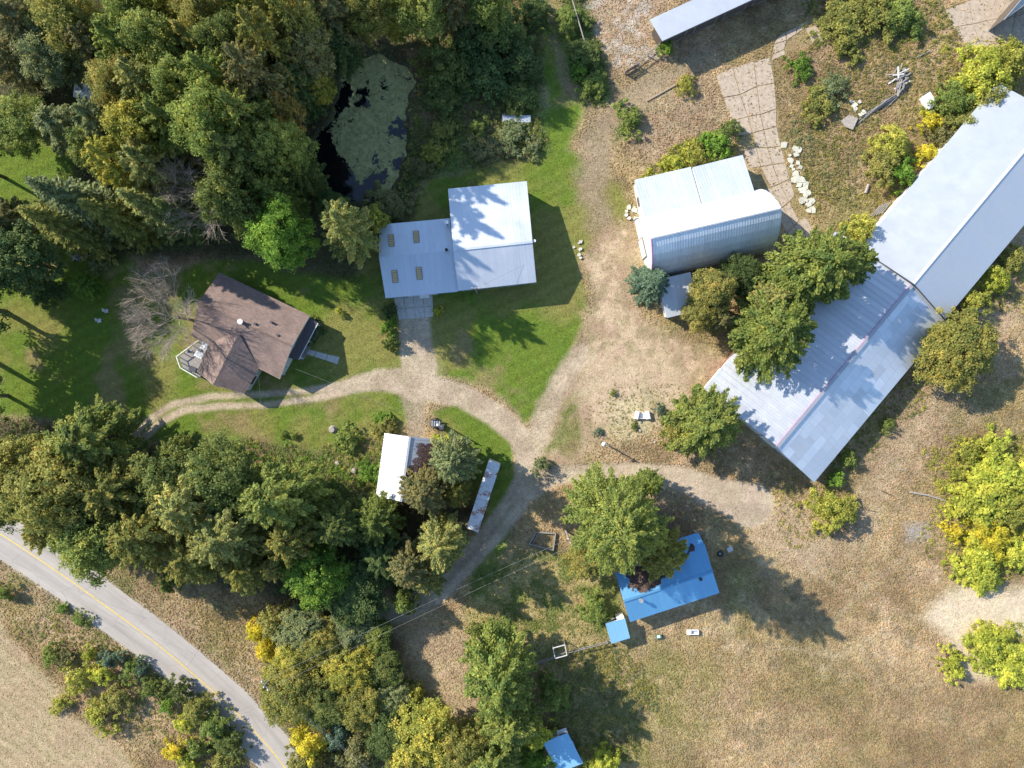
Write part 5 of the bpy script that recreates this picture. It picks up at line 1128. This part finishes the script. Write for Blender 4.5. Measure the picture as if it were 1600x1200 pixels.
for a in [
 (1560, 735, 50, 3.4, 'tallbush', 'lime', "spreading lime shrub near the right edge, highest of its clump"),
 (1540, 785, 52, 3.4, 'tallbush', 'lime', "wide lime shrub right of the long bleached log"),
 (1590, 790, 36, 3.2, 'tallbush', 'yg', "yellow-green shrub cut by the right edge beside the wide lime one"),
 (1492, 830, 17, 2.2, 'bush', 'yellow', "small vivid yellow shrub below the long bleached log"),
 (1548, 846, 36, 3, 'tallbush', 'yellow', "large vivid yellow shrub near the right edge"),
 (1590, 860, 30, 3, 'tallbush', 'lime', "lime shrub cut by the right edge below the vivid yellow one"),
 (1530, 880, 38, 3, 'tallbush', 'lime', "lime shrub directly above the pale sand patch"),
 (1512, 706, 20, 1.8, 'bush', 'yg', "sparse yellow-green shrub left of the spreading lime one"),
 (1500, 738, 14, 1.2, 'bush', 'yg', "tiny sparse shrub below the sparse yellow-green one"),
 (1545, 1005, 36, 3, 'tallbush', 'lime', "lime shrub on the sand patch, upper part of the pair"),
 (1580, 1035, 40, 3.4, 'tallbush', 'lime', "lime shrub cut by the right edge on the sand patch"),
 (1484, 1028, 18, 2.2, 'bush', 'lime', "small lime shrub on the sand patch's left rim"),
 (1494, 1050, 17, 2.2, 'bush', 'lime', "small lime shrub touching the lower side of its twin"),
 (1530, 125, 44, 5, 'tallbush', 'lime', "tall lime shrub above the long barn's far end"),
 (1570, 100, 36, 4.5, 'tallbush', 'yg', "yellow-green shrub by the slab yard at the top right"),
 (1545, 160, 32, 5, 'tallbush', 'olive', "olive shrub touching the long barn's far corner"),
 (1492, 160, 30, 4, 'tallbush', 'green', "green shrub right of the white chest freezer"),
 (1500, 195, 26, 4, 'tallbush', 'olive', "olive shrub at the long barn's upper wall, below the freezer"),
 (1452, 190, 18, 2.4, 'bush', 'yellow', "bright yellow shrub just below the white chest freezer"),
 (1470, 215, 20, 2.8, 'bush', 'brown', "brown shrub between the yellow one and the long barn"),
 (1445, 242, 18, 2.5, 'bush', 'yellow', "yellow shrub leaning on the long barn's upper wall"),
 (1392, 225, 30, 4, 'tallbush', 'yg', "yellow-green shrub above the short thick log end"),
 (1378, 262, 26, 3.6, 'tallbush', 'gold', "golden green shrub left of the long barn"),
 (1410, 268, 24, 3.4, 'tallbush', 'bright', "bright green shrub at the long barn's upper wall"),
 (1052, 258, 26, 2.6, 'bush', 'lime', "lime shrub along the arched barn's lean-to"),
 (1085, 243, 22, 2.6, 'bush', 'yg', "yellow-green shrub behind the lean-to's notch"),
 (1118, 222, 26, 2.8, 'bush', 'bright', "bright green shrub behind the lean-to's right half"),
 (1140, 205, 18, 3, 'bush', 'dark', "dark shrub beside the slab yard behind the lean-to"),
 (1320, 30, 38, 2.4, 'tallbush', 'olive', "olive shrub near the top edge right of the long white shed"),
 (1365, 20, 40, 2.6, 'tallbush', 'olive', "broad olive shrub at the top edge"),
 (1410, 25, 34, 2.8, 'tallbush', 'green', "green shrub at the top edge above the grey log"),
 (1320, 68, 28, 2, 'bush', 'olive', "low olive shrub below the ones at the top edge"),
 (1250, 105, 20, 1.6, 'bush', 'bright', "small bright green shrub in the slab yard's gap"),
 (1282, 160, 30, 1.8, 'bush', 'olive', "olive shrub patch right of the slab yard"),
 (1300, 140, 24, 1.6, 'bush', 'greyg', "dusty shrub above the olive patch"),
 (985, 185, 26, 2.2, 'bush', 'green', "green shrub at the fork of the upper dirt track"),
 (1072, 135, 16, 1.6, 'bush', 'yg', "yellow-green shrub at the timber beam's right end"),
 (1042, 75, 14, 2.2, 'bush', 'bright', "small bright shrub at the long white shed's lower corner"),
 ]: plant(*a, group=GR)
# top-left woods
wood = [
 (215, 30, 46, 17, 'broad', 'green'), (275, 18, 50, 16, 'broad', 'yg'), (330, 25, 46, 16, 'broad', 'gold'), (392, 22, 50, 17, 'broad', 'mid'), (452, 30, 52, 16, 'broad', 'olive'), (515, 25, 52, 15, 'broad', 'brown'),
 (575, 12, 44, 14, 'broad', 'olive'), (612, 20, 28, 13, 'broad', 'yg'), (655, 10, 45, 14, 'broad', 'mid'), (710, -5, 48, 13, 'broad', 'brown'), (762, -10, 44, 12, 'broad', 'green'),
 (205, 85, 46, 18, 'broad', 'green'), (262, 80, 52, 19, 'broad', 'mid'), (318, 85, 48, 18, 'broad', 'olive'), (372, 85, 50, 18, 'broad', 'dark'), (425, 85, 48, 20, 'feather', 'olive'), (480, 82, 44, 15, 'broad', 'brown'), (530, 70, 36, 10, 'broad', 'deep'),
 (195, 140, 44, 17, 'broad', 'gold'), (242, 145, 50, 19, 'broad', 'pale'), (300, 140, 48, 19, 'broad', 'mid'), (355, 145, 50, 19, 'broad', 'green'), (412, 140, 50, 21, 'feather', 'brown'), (462, 140, 34, 13, 'broad', 'deep'), (500, 140, 22, 9, 'broad', 'yg'),
 (170, 200, 44, 16, 'broad', 'greyg'), (222, 205, 50, 18, 'broad', 'yg'), (280, 200, 50, 19, 'broad', 'mid'), (340, 205, 56, 20, 'broad', 'green'), (400, 200, 48, 20, 'feather', 'mid'), (447, 180, 26, 13, 'broad', 'orange'),
 (190, 258, 46, 17, 'feather', 'yg'), (245, 262, 50, 17, 'feather', 'pale'), (385, 255, 54, 19, 'broad', 'dark'), (440, 235, 44, 16, 'broad', 'mid'), (470, 275, 36, 12, 'broad', 'dark'),
 (370, 310, 50, 17, 'broad', 'dark'), (432, 310, 40, 14, 'broad', 'green'), (440, 368, 50, 15, 'broad', 'bright'),
 (543, 355, 44, 18, 'feather', 'pale'), (590, 345, 22, 8, 'tallbush', 'yg'), (605, 318, 30, 3.2, 'tallbush', 'brown'), (520, 325, 26, 8, 'broad', 'deep'),
 (240, 325, 46, 16, 'spruce', 'pale'), (130, 318, 60, 20, 'spruce', 'greyg'), (105, 352, 55, 17, 'spruce', 'olive'), (185, 340, 45, 16, 'spruce', 'olive'), (285, 335, 40, 14, 'spruce', 'dark'),
 (30, 405, 55, 11, 'broad', 'deep'), (15, 345, 40, 11, 'broad', 'brown'), (78, 455, 26, 5, 'tallbush', 'deep'), (132, 447, 22, 6, 'feather', 'bright'), (150, 415, 16, 2.6, 'bush', 'greyg'),
 (45, 45, 55, 14, 'broad', 'brown'), (110, 35, 55, 15, 'broad', 'olive'), (155, 80, 40, 14, 'broad', 'brown'), (85, 90, 45, 12, 'broad', 'greyg'), (20, 95, 40, 10, 'broad', 'brown'), (30, 195, 45, 9, 'broad', 'mid'), (95, 200, 40, 10, 'broad', 'greyg'), (150, 235, 34, 12, 'broad', 'dark'), (60, 165, 12, 2, 'bush', 'deep'),
 (735, 65, 42, 6, 'tallbush', 'deep'), (785, 55, 44, 6, 'tallbush', 'dark'), (700, 105, 40, 6, 'tallbush', 'dark'), (760, 115, 42, 5, 'tallbush', 'deep'), (815, 95, 36, 4.5, 'tallbush', 'deep'), (690, 150, 30, 3, 'tallbush', 'dark'), (810, 150, 28, 3, 'tallbush', 'dark'), (830, 20, 24, 4, 'tallbush', 'deep'),
 (892, 30, 26, 2.6, 'tallbush', 'green'), (912, 85, 26, 2.4, 'tallbush', 'dark'), (925, 132, 22, 2, 'tallbush', 'green'), (905, 110, 16, 2, 'bush', 'bright'),
 (690, 210, 24, 2, 'bush', 'olive'), (745, 200, 22, 1.8, 'bush', 'mid'), (680, 240, 20, 1.8, 'bush', 'yg'), (760, 235, 30, 1.4, 'bush', 'brown'), (800, 215, 26, 1.6, 'bush', 'greyg'), (660, 262, 18, 1.6, 'bush', 'brown'), (832, 232, 16, 1.4, 'bush', 'greyg'),
]
CW = dict(olive="olive", pale="pale green", dark="dark green", green="green", bright="bright green", bluegreen="blue-green", yellow="yellow", yg="yellow-green", lime="lime", brown="brownish", orange="orange-tinted", gold="golden", mid="mid-green", deep="deep green", greyg="grey-green")
def where(px, py):
    marks = [("the pond", 575, 200, 70), ("the brown house", 390, 510, 70), ("the workshop", 740, 370, 80), ("the white camper", 131, 142, 10), ("the stacked grey sheets", 806, 187, 10), ("the fallen birch trunk", 915, 60, 30), ("the brush heap", 124, 399, 10)]
    n, mx, my, _ = min(marks, key=lambda m: math.hypot(px - m[1], py - m[2]) - m[3]); dx, dy = px - mx, py - my
    v = "above" if dy < -25 else "below" if dy > 25 else ""; hh = "left of" if dx < -25 else "right of" if dx > 25 else ""
    s = {("above", "left of"): "above and left of", ("above", "right of"): "above and right of", ("below", "left of"): "below and left of", ("below", "right of"): "below and right of"}.get((v, hh), v or hh or "beside"); return s + " " + n, math.hypot(dx, dy)
lab = []
wood = [(w[0], w[1], w[2], w[3] * (1.35 if 320 < w[0] < 480 and w[3] > 12 else 1.12), w[4], w[5]) if w[3] > 9 and w[4] != 'bush' else w for w in wood]
wood = [(w[:4] + ('feather',) + w[5:]) if w[4] == 'broad' and i_ % 2 else w for i_, w in enumerate(wood)]
for w_ in wood:
    s, d = where(w_[0], w_[1]); kind = "spruce" if w_[4] == 'spruce' else "tree" if w_[4] in ('broad', 'feather') else "shrub"; sz = "tall" if w_[3] > 16.5 else "mid-height" if w_[3] > 11 else "low"
    lab.append([f"{sz} {CW[w_[5]]} {kind}", s, d, w_])
from collections import defaultdict
grp_ = defaultdict(list)
for i, l in enumerate(lab): grp_[(l[0], l[1])].append(i)
ORD = ["nearest", "second nearest", "third nearest", "fourth nearest", "fifth nearest", "sixth nearest", "seventh nearest"]
for (a_, b_), ids in grp_.items():
    ids.sort(key=lambda i: lab[i][2])
    for k, i in enumerate(ids):
        w_ = lab[i][3]; edge = " at the top edge" if w_[1] < 35 else " at the left edge" if w_[0] < 40 else ""
        plant(*w_, (ORD[k] + " " if len(ids) > 1 else "") + f"{a_} {b_}" + (edge if len(ids) == 1 else ""), group=G2 if 'shrub' not in a_ else "shrubs around the pond and woods")
# trees just outside the frame that throw shade into it
for px, py, r, h in ((-75, 475, 70, 17), (-90, 560, 70, 16), (-60, 620, 55, 15), (-80, 380, 60, 16), (-60, 250, 50, 14)):
    plant(px, py, r, h, 'broad', 'dark', f"dark tree of about {h} metres standing just outside the left edge", group="trees outside the left edge")
RB = "bushes on the roadside bank"
for a in [
 (82, 1025, 17, 2.6, 'bush', 'mid', "round green bush at the stubble field's corner"), (106, 1027, 15, 2, 'bush', 'brown', "brownish bush right of the round green one on the bank"), (140, 1020, 12, 2, 'bush', 'lime', "small lime bush on the roadside bank"),
 (172, 1031, 17, 2.6, 'bush', 'bluegreen', "blue-green bush near the road's left edge"), (122, 1058, 24, 2.8, 'bush', 'yg', "yellow-green bush below the round green one"), (155, 1050, 20, 2.4, 'bush', 'lime', "lime bush between the yellow-green and blue-green ones"),
 (205, 1048, 18, 2.2, 'bush', 'green', "green bush against the road's left edge"), (222, 1045, 15, 2.2, 'bush', 'bluegreen', "small blue-green bush touching the asphalt"), (238, 1075, 18, 2.6, 'bush', 'green', "green bush right of the large yellow one"),
 (182, 1090, 26, 3, 'bush', 'gold', "golden upper half of the large bank shrub pair"), (158, 1118, 28, 3, 'bush', 'yg', "large yellow-green bush reaching into the stubble field"), (95, 1098, 18, 1.6, 'bush', 'yg', "sparse yellowish bush in the stubble field"),
 (262, 1103, 13, 2, 'bush', 'bright', "small bright green bush in the bank's shade"), (285, 1128, 16, 2.4, 'bush', 'lime', "lime bush above the shaded road edge"), (280, 1075, 20, 3, 'bush', 'dark', "dark bush where the bank meets the road"),
 (310, 1105, 24, 3.2, 'tallbush', 'olive', "olive tall bush overhanging the road edge"), (335, 1135, 24, 3.2, 'tallbush', 'green', "green tall bush below the olive overhanging one"), (360, 1165, 22, 3.2, 'tallbush', 'dark', "dark tall bush above the bottom edge beside the road"),
 (308, 1168, 22, 2.8, 'bush', 'green', "green bush near the bottom edge on the bank"), (275, 1172, 18, 2.6, 'bush', 'yellow', "yellow bush near the bottom edge on the bank"), (295, 1198, 18, 2.4, 'bush', 'lime', "lime bush cut by the bottom edge on the bank"), (345, 1195, 24, 2.6, 'bush', 'olive', "olive bush cut by the bottom edge beside the road"),
 (262, 914, 18, 2.8, 'bush', 'green', "lone round green bush below the tree row"), (8, 925, 14, 2.6, 'bush', 'green', "green bush at the left edge below the road"), (100, 950, 9, 1.2, 'bush', 'bright', "tiny bright bush on the road's lower verge"), (128, 968, 14, 1.4, 'bush', 'green', "low green bush along the road's lower verge"),
 (606, 512, 17, 2.6, 'bush', 'bright', "bright green garden shrub left of the gravel drive"), (612, 536, 12, 2.2, 'bush', 'dark', "dark garden shrub below the bright green one"), (607, 487, 12, 2.4, 'bush', 'deep', "dark shrub against the workshop's lower left corner"), (685, 487, 8, 1.6, 'bush', 'lime', "tiny lime shrub right of the concrete apron"),
 (492, 510, 14, 1.8, 'bush', 'deep', "dark shrub beside the brown house's porch"), (482, 528, 12, 1.6, 'bush', 'deep', "second dark shrub by the porch, nearer the walkway"), (528, 484, 5, .8, 'bush', 'lime', "tiny lime sapling on the lawn above the porch"), (536, 491, 6, 1, 'bush', 'green', "tiny green sapling right of the lime one"),
 (443, 680, 6, .9, 'bush', 'green', "tiny green bush on the lawn below the driveway"), (460, 681, 6, .9, 'bush', 'green', "tiny green bush right of its twin on the lower lawn"), (540, 690, 24, 2, 'bush', 'green', "green shrub right of the grey tree stump"), (600, 665, 18, 1.8, 'bush', 'gold', "golden grassy shrub above the white gabled shed"), (690, 690, 14, 1.8, 'bush', 'lime', "lime shrub right of the white gabled shed"),
 (575, 740, 20, 1.6, 'bush', 'bright', "bright green shrub left of the white gabled shed"), (600, 655, 14, 1.6, 'bush', 'bright', "bright green shrub at the lower lawn's right end"),
 (1038, 660, 6, .9, 'bush', 'green', "tiny green weed bush right of the white trough"), (990, 665, 7, .8, 'bush', 'green', "tiny green weed bush below the white trough"), (1031, 640, 9, 1.4, 'bush', 'bluegreen', "small blue-green weed bush right of the white trough"), (958, 615, 6, .7, 'bush', 'green', "tiny green weed bush in the open dirt yard"), (935, 675, 7, .7, 'bush', 'bluegreen', "tiny blue-green weed bush above the yard lamp post"),
 ]: plant(*a, group=RB)

# bare tree next to the house
def bare_tree(px, py, h, label):
    b = W(px, py, 0); T = thing("bare_tree", b, label, "tree"); tk = MB(); tk.tube([b - Vector((0, 0, .1)), b + Vector((-.1, 0, h * .22)), b + Vector((-.3, .05, h * .38))], [.24, .18, .15], 8); tk.build('trunk', M['bark'], T)
    rs = random.Random(5); limbs = []; tw = MB()
    def grow_(p, d, L, r, dep):
        mb = limbs[-1] if dep < 2 else tw
        q = p + d * L * .5 + Vector((rs.uniform(-.1, .1), rs.uniform(-.1, .1), rs.uniform(0, .15))) * L * .4; e = q + (d + Vector((rs.uniform(-.2, .2), rs.uniform(-.2, .2), rs.uniform(-.1, .15)))) * L * .5
        mb.tube([p, q, e], [r, r * .8, r * .6], 5 if dep < 2 else 3, caps=False)
        if dep >= 4: return
        for k in range(5):
            nd = (d + Vector((rs.gauss(-.03, .5), rs.gauss(0, .5), rs.gauss(.12, .3)))).normalized(); s = [q, e, e, q.lerp(e, .5), p.lerp(q, .8)][k]
            grow_(s, nd, L * rs.uniform(.55, .75), r * .62, dep + 1)
    st = b + Vector((-.3, .05, h * .38))
    for k in range(7):
        a = k * .9 + .2; limbs.append(MB()); d = Vector((math.cos(a) * .7 - .12, math.sin(a) * .8, rs.uniform(.35, 1.1))).normalized(); grow_(st - Vector((0, 0, rs.uniform(0, 1.2))), d, h * .33, .075, 0); limbs[-1].build('limb', M['twig'], T)
    tw.build('twigs', M['twig'], T)
bare_tree(300, 500, 11.5, "bare grey-brown leafless tree left of the brown house")
bare_tree(384, 300, 16.5, "grey dead snag standing among the green trees left of the pond")

# ------------------------------------------------------------------ STUFF: grass, weeds, litter
FOOT = []          # keep tufts off roofs' footprints and slabs
def scatter_xy(n, x0, y0, x1, y1, maskf):
    x = rng.uniform(x0, x1, n); y = rng.uniform(y0, y1, n); k = rng.random(n) < maskf(x, y); return x[k], y[k]
def build_fp(pts): return pts
foot = [[(598, 352), (702, 300), (822, 285), (834, 440), (716, 452), (607, 462)], [(343, 430), (480, 497), (436, 590), (385, 612), (312, 580), (303, 525)], [(990, 290), (1160, 250), (1200, 300), (1210, 392), (1040, 430), (1000, 400)],
        [(1331, 400), (1560, 150), (1700, 300), (1467, 500), (1272, 755), (1095, 612)], [(602, 680), (682, 690), (670, 788), (590, 774)], [(965, 897), (1100, 852), (1122, 925), (986, 970)], [(764, 720), (779, 726), (744, 829), (727, 818)], [(948, 975), (976, 968), (983, 996), (956, 1004)], [(850, 1161), (886, 1147), (909, 1192), (872, 1206)], [(1015, 33), (1300, -100), (1320, -70), (1033, 64)]]
slabs = [[(1118, 118), (1205, 88), (1222, 240), (1275, 370), (1250, 400), (1165, 245)], [(615, 463), (677, 460), (678, 496), (622, 501)], [(476, 544), (531, 558), (527, 569), (472, 551)], [(1475, 15), (1600, -30), (1600, 85), (1520, 92)], [(1205, 95), (1215, 60), (1270, 25), (1288, 62)]]
def blocked(x, y):
    px, py = x * 10 + 800, 600 - y * 10; b = np.zeros(x.shape, bool)
    for f in foot: b |= sdf_poly(px, py, f) < 3
    for f in slabs: b |= (sdf_poly(px, py, f) < 0) & (rng.random(x.shape) < .86)
    b |= sdf_poly(px, py, pond) < 3; b |= sdf_line(px, py, [(a_, b_, 34) for a_, b_, c_ in rdpts]) < 0; return b
# fine grass leaves over all rough ground
n = 520000
x = rng.uniform(-84, 84, n); y = rng.uniform(-64, 64, n)
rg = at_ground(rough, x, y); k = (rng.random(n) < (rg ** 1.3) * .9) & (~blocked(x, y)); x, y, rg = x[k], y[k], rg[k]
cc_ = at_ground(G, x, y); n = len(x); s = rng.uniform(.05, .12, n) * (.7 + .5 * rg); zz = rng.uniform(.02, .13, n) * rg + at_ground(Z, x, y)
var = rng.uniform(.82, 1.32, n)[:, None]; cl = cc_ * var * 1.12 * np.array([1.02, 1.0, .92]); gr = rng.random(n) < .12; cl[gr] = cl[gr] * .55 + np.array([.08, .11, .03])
N_ = np.stack([rng.normal(-.15, .38, n), rng.normal(.1, .38, n), np.full(n, .9)], 1)
me = leafmesh("dry_grass", np.stack([x, y, zz], 1), N_, s * 1.6, cl, .38); o = bpy.data.objects.new("dry_grass", me); C.objects.link(o); struct(o, "stuff"); o.color = (1, 1, 1, 1)
# loose stones and clods on bare dirt, tracks and shoulders
n = 90000; x = rng.uniform(-60, 60, n); y = rng.uniform(-40, 50, n); bare = np.maximum(at_ground(trk, x, y), at_ground(yard, x, y)); k = (rng.random(n) < bare * .8) & ~blocked(x, y); x, y = x[k], y[k]; n = len(x)
cc_ = at_ground(G, x, y) * np.where(rng.random(n) < .5, rng.uniform(.5, .8, n), rng.uniform(1.1, 1.45, n))[:, None]
me = leafmesh("gravel", np.stack([x, y, np.full(n, .03) + at_ground(Z, x, y)], 1), np.stack([rng.normal(0, .25, n), rng.normal(0, .25, n), np.ones(n)], 1), rng.uniform(.03, .085, n), cc_, .8); o = bpy.data.objects.new("gravel", me); C.objects.link(o); struct(o, "stuff")
# short grass leaves break up the mown lawns and their worn edges
n = 260000; x = rng.uniform(-80, 20, n); y = rng.uniform(-30, 60, n); lm = at_ground(lawn1, x, y); k = (rng.random(n) < lm * (1 - at_ground(trk, x, y))) & (lm > .25) & ~blocked(x, y); x, y = x[k], y[k]; n = len(x)
cc_ = at_ground(G, x, y) * rng.uniform(.72, 1.35, n)[:, None]
me = leafmesh("lawn_grass", np.stack([x, y, rng.uniform(.02, .06, n) + at_ground(Z, x, y)], 1), np.stack([rng.normal(-.1, .35, n), rng.normal(.1, .35, n), np.ones(n)], 1), rng.uniform(.04, .09, n), cc_, .4); o = bpy.data.objects.new("lawn_grass", me); C.objects.link(o); struct(o, "stuff")
# weed clumps in the weedy polygons
def weeds(name, pts, ncl, cols, hmax, rc, nleaf, ls, soft=10, keep=False):
    P = np.array(pts); x0, y0 = P.min(0); x1, y1 = P.max(0); px = rng.uniform(x0, x1, ncl * 3); py = rng.uniform(y0, y1, ncl * 3)
    d = sdf_poly(px + (vnoise(px, py, 20, 5) - .5) * 30, py + (vnoise(px, py, 20, 6) - .5) * 30, pts); k = (d < 0); px, py = px[k][:ncl], py[k][:ncl]; x = (px - 800) * .1; y = (600 - py) * .1; k = (at_ground(trk, x, y) < .3) & ((np.abs(sdf_poly(px, py, pond) - 3) < 9) if keep else ~blocked(x, y)); x, y = x[k], y[k]; m = len(x)
    if not m: return
    hh = rng.uniform(.25, 1, m) * hmax; ci = rng.integers(0, len(cols), m); ci = np.where(rng.random(m) < .6, (vnoise(x, y, 2.6, 12) * len(cols) * .999).astype(int), ci); cb_ = np.array([COL[c] for c in cols])[ci]; rr = rng.uniform(.6, 1.2, m) * rc
    i = np.repeat(np.arange(m), nleaf); e = rdir(len(i)); e[:, 2] = np.abs(e[:, 2]); f = rng.uniform(.2, 1, (len(i), 1)); Pp = np.stack([x[i], y[i], np.zeros(len(i))], 1) + e * f * np.stack([rr[i], rr[i], hh[i]], 1); Pp[:, 2] += .03 + at_ground(Z, Pp[:, 0], Pp[:, 1])
    cl = cb_[i] * tintv(len(i), rng.uniform(.75, 1.25, m)[i], .6); me = leafmesh(name, Pp, e * .6 + np.array([0, 0, .6]) + rng.normal(size=e.shape) * .35, rng.uniform(.6, 1.3, len(i)) * ls, cl, .5); o = bpy.data.objects.new(name, me); C.objects.link(o); struct(o, "stuff")
weeds("weeds", [(240, 695), (400, 688), (490, 708), (600, 665), (600, 740), (590, 800), (420, 800), (300, 745)], 1500, ['green', 'bright', 'pale', 'mid', 'bright', 'brown', 'yg'], .6, .38, 26, .10)
weeds("weeds", [(640, -20), (820, -20), (850, 60), (842, 180), (855, 235), (740, 260), (665, 272), (630, 330), (600, 320), (648, 150)], 1700, ['green', 'dark', 'mid', 'brown', 'dark', 'olive'], .9, .42, 26, .11)
weeds("weeds", [(875, -20), (900, -20), (945, 120), (948, 168), (915, 160), (890, 90)], 320, ['dark', 'deep', 'green'], 1.0, .42, 26, .11)
weeds("weeds", [(860, 1022), (950, 1004), (1010, 1030), (1030, 1110), (1010, 1140), (940, 1130), (880, 1060)], 1100, ['olive', 'brown', 'greyg', 'olive', 'gold'], .6, .34, 22, .09)
weeds("weeds", [(840, 1040), (880, 1060), (940, 1130), (1010, 1140), (990, 1200), (900, 1200), (850, 1130)], 700, ['olive', 'dark', 'brown', 'green'], .7, .36, 22, .10)
weeds("weeds", [(740, 900), (880, 870), (960, 990), (830, 1030), (760, 1010)], 380, ['olive', 'green', 'gold', 'greyg'], .4, .3, 18, .08)
weeds("weeds", [(1225, 190), (1290, 100), (1430, 60), (1480, 100), (1400, 110), (1360, 200), (1340, 330), (1270, 330)], 1500, ['brown', 'olive', 'gold', 'brown', 'greyg'], .5, .34, 20, .09)
weeds("weeds", [(1250, 0), (1480, 0), (1500, 60), (1400, 80), (1300, 90), (1255, 60)], 800, ['olive', 'green', 'gold', 'brown', 'mid'], .7, .38, 22, .10)
weeds("weeds", [(1380, 560), (1470, 600), (1360, 720), (1300, 770), (1285, 750)], 340, ['green', 'olive', 'dark', 'yg'], .7, .34, 22, .09)
weeds("weeds", [(1500, 480), (1620, 360), (1620, 470), (1530, 510)], 300, ['green', 'olive', 'yg', 'brown'], .6, .34, 22, .09)
weeds("weeds", [(1010, 250), (1130, 200), (1150, 240), (1000, 280)], 420, ['yg', 'lime', 'green', 'brown'], .9, .4, 24, .10)
weeds("weeds", [(960, 600), (1060, 600), (1060, 700), (930, 700)], 260, ['greyg', 'pale', 'bluegreen', 'gold'], .2, .22, 12, .06)
weeds("weeds", [(20, 960), (150, 980), (300, 1060), (390, 1180), (300, 1200), (180, 1120), (60, 1010), (10, 980)], 800, ['brown', 'olive', 'green', 'gold'], .5, .32, 20, .09)
weeds("weeds", [(180, 890), (300, 900), (440, 950), (420, 1090), (380, 1060), (290, 960)], 500, ['brown', 'olive', 'gold'], .25, .26, 14, .07)
weeds("weeds", [(430, 950), (605, 965), (640, 1100), (700, 1200), (500, 1200), (450, 1130), (415, 1020)], 900, ['olive', 'green', 'dark', 'gold', 'brown'], 1.2, .5, 26, .12)
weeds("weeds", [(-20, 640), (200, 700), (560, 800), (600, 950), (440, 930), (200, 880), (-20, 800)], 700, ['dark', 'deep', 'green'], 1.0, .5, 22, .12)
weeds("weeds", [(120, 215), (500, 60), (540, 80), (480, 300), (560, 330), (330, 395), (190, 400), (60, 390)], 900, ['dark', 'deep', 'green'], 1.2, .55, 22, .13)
weeds("weeds", [(1430, 690), (1610, 680), (1610, 910), (1480, 900), (1430, 860), (1460, 780)], 900, ['yg', 'lime', 'brown', 'gold', 'brown'], .5, .36, 22, .09)
weeds("weeds", [(1420, 90), (1590, 60), (1600, 130), (1480, 250), (1360, 390), (1340, 300), (1400, 230)], 700, ['yg', 'brown', 'gold', 'olive'], .6, .36, 22, .09)
weeds("weeds", [(1200, 740), (1330, 760), (1330, 830), (1240, 860), (1200, 800)], 260, ['brown', 'gold', 'yg'], .4, .34, 20, .08)
weeds("weeds", [(640, 90), (670, 100), (660, 330), (560, 345), (600, 300), (638, 240)], 420, ['olive', 'mid', 'brown', 'pale', 'green'], .8, .4, 26, .10)
weeds("weeds", [(930, 620), (1100, 600), (1200, 760), (1000, 730), (900, 725)], 420, ['brown', 'gold', 'olive', 'greyg'], .18, .24, 14, .06)
weeds("reeds", [(500, 70), (680, 70), (680, 340), (440, 340)], 520, ['olive', 'mid', 'pale', 'brown', 'deep'], 1.1, .42, 26, .11, keep=True)
weeds("weeds", [(1455, 690), (1610, 680), (1610, 905), (1500, 895), (1465, 800)], 700, ['lime', 'yg', 'lime', 'gold'], 1.1, .5, 26, .10)
weeds("weeds", [(1505, 975), (1610, 970), (1610, 1075), (1540, 1060)], 260, ['lime', 'yg', 'lime'], 1.0, .5, 26, .10)
weeds("weeds", [(1480, 60), (1600, 60), (1590, 130), (1490, 230), (1450, 200)], 420, ['lime', 'yg', 'olive', 'green'], 1.2, .5, 26, .10)
# floating leaf scraps and needle litter on two roofs
def litter(name, plane, pts, nn, cols):
    P = np.array(pts); px = rng.uniform(P[:, 0].min(), P[:, 0].max(), nn); py = rng.uniform(P[:, 1].min(), P[:, 1].max(), nn); k = sdf_poly(px + (vnoise(px, py, 6, 3) - .5) * 9, py + (vnoise(px, py, 6, 4) - .5) * 9, pts) < 0
    L_ = [on_roof(a_, b_, plane) for a_, b_ in zip(px[k], py[k])]
    if not L_: return
    Pp = np.array([tuple(p + nn_ * random.uniform(.01, .06)) for p, nn_ in L_]); Nn = np.array([tuple(nn_) for p, nn_ in L_]) + rng.normal(size=Pp.shape) * .25
    cl = np.array([cols[i] for i in rng.integers(0, len(cols), len(Pp))]) * rng.uniform(.7, 1.3, (len(Pp), 1)); me = leafmesh(name, Pp, Nn, rng.uniform(.07, .15, len(Pp)), cl, .6); o = bpy.data.objects.new(name, me); C.objects.link(o); struct(o, "stuff")
litter("leaf_litter", ws_plane, [(648, 693), (679, 692), (681, 712), (668, 735), (650, 755), (638, 785), (630, 770), (640, 730), (652, 708)], 22000, [(.24, .16, .13), (.32, .21, .18), (.17, .11, .09)])
litter("leaf_litter", bl_plane, [(978, 893), (1000, 884), (1060, 868), (1078, 860), (1078, 845), (1085, 858), (1060, 884), (1040, 902), (1008, 928), (985, 916)], 42000, [(.2, .14, .11), (.28, .19, .15), (.14, .10, .08)])
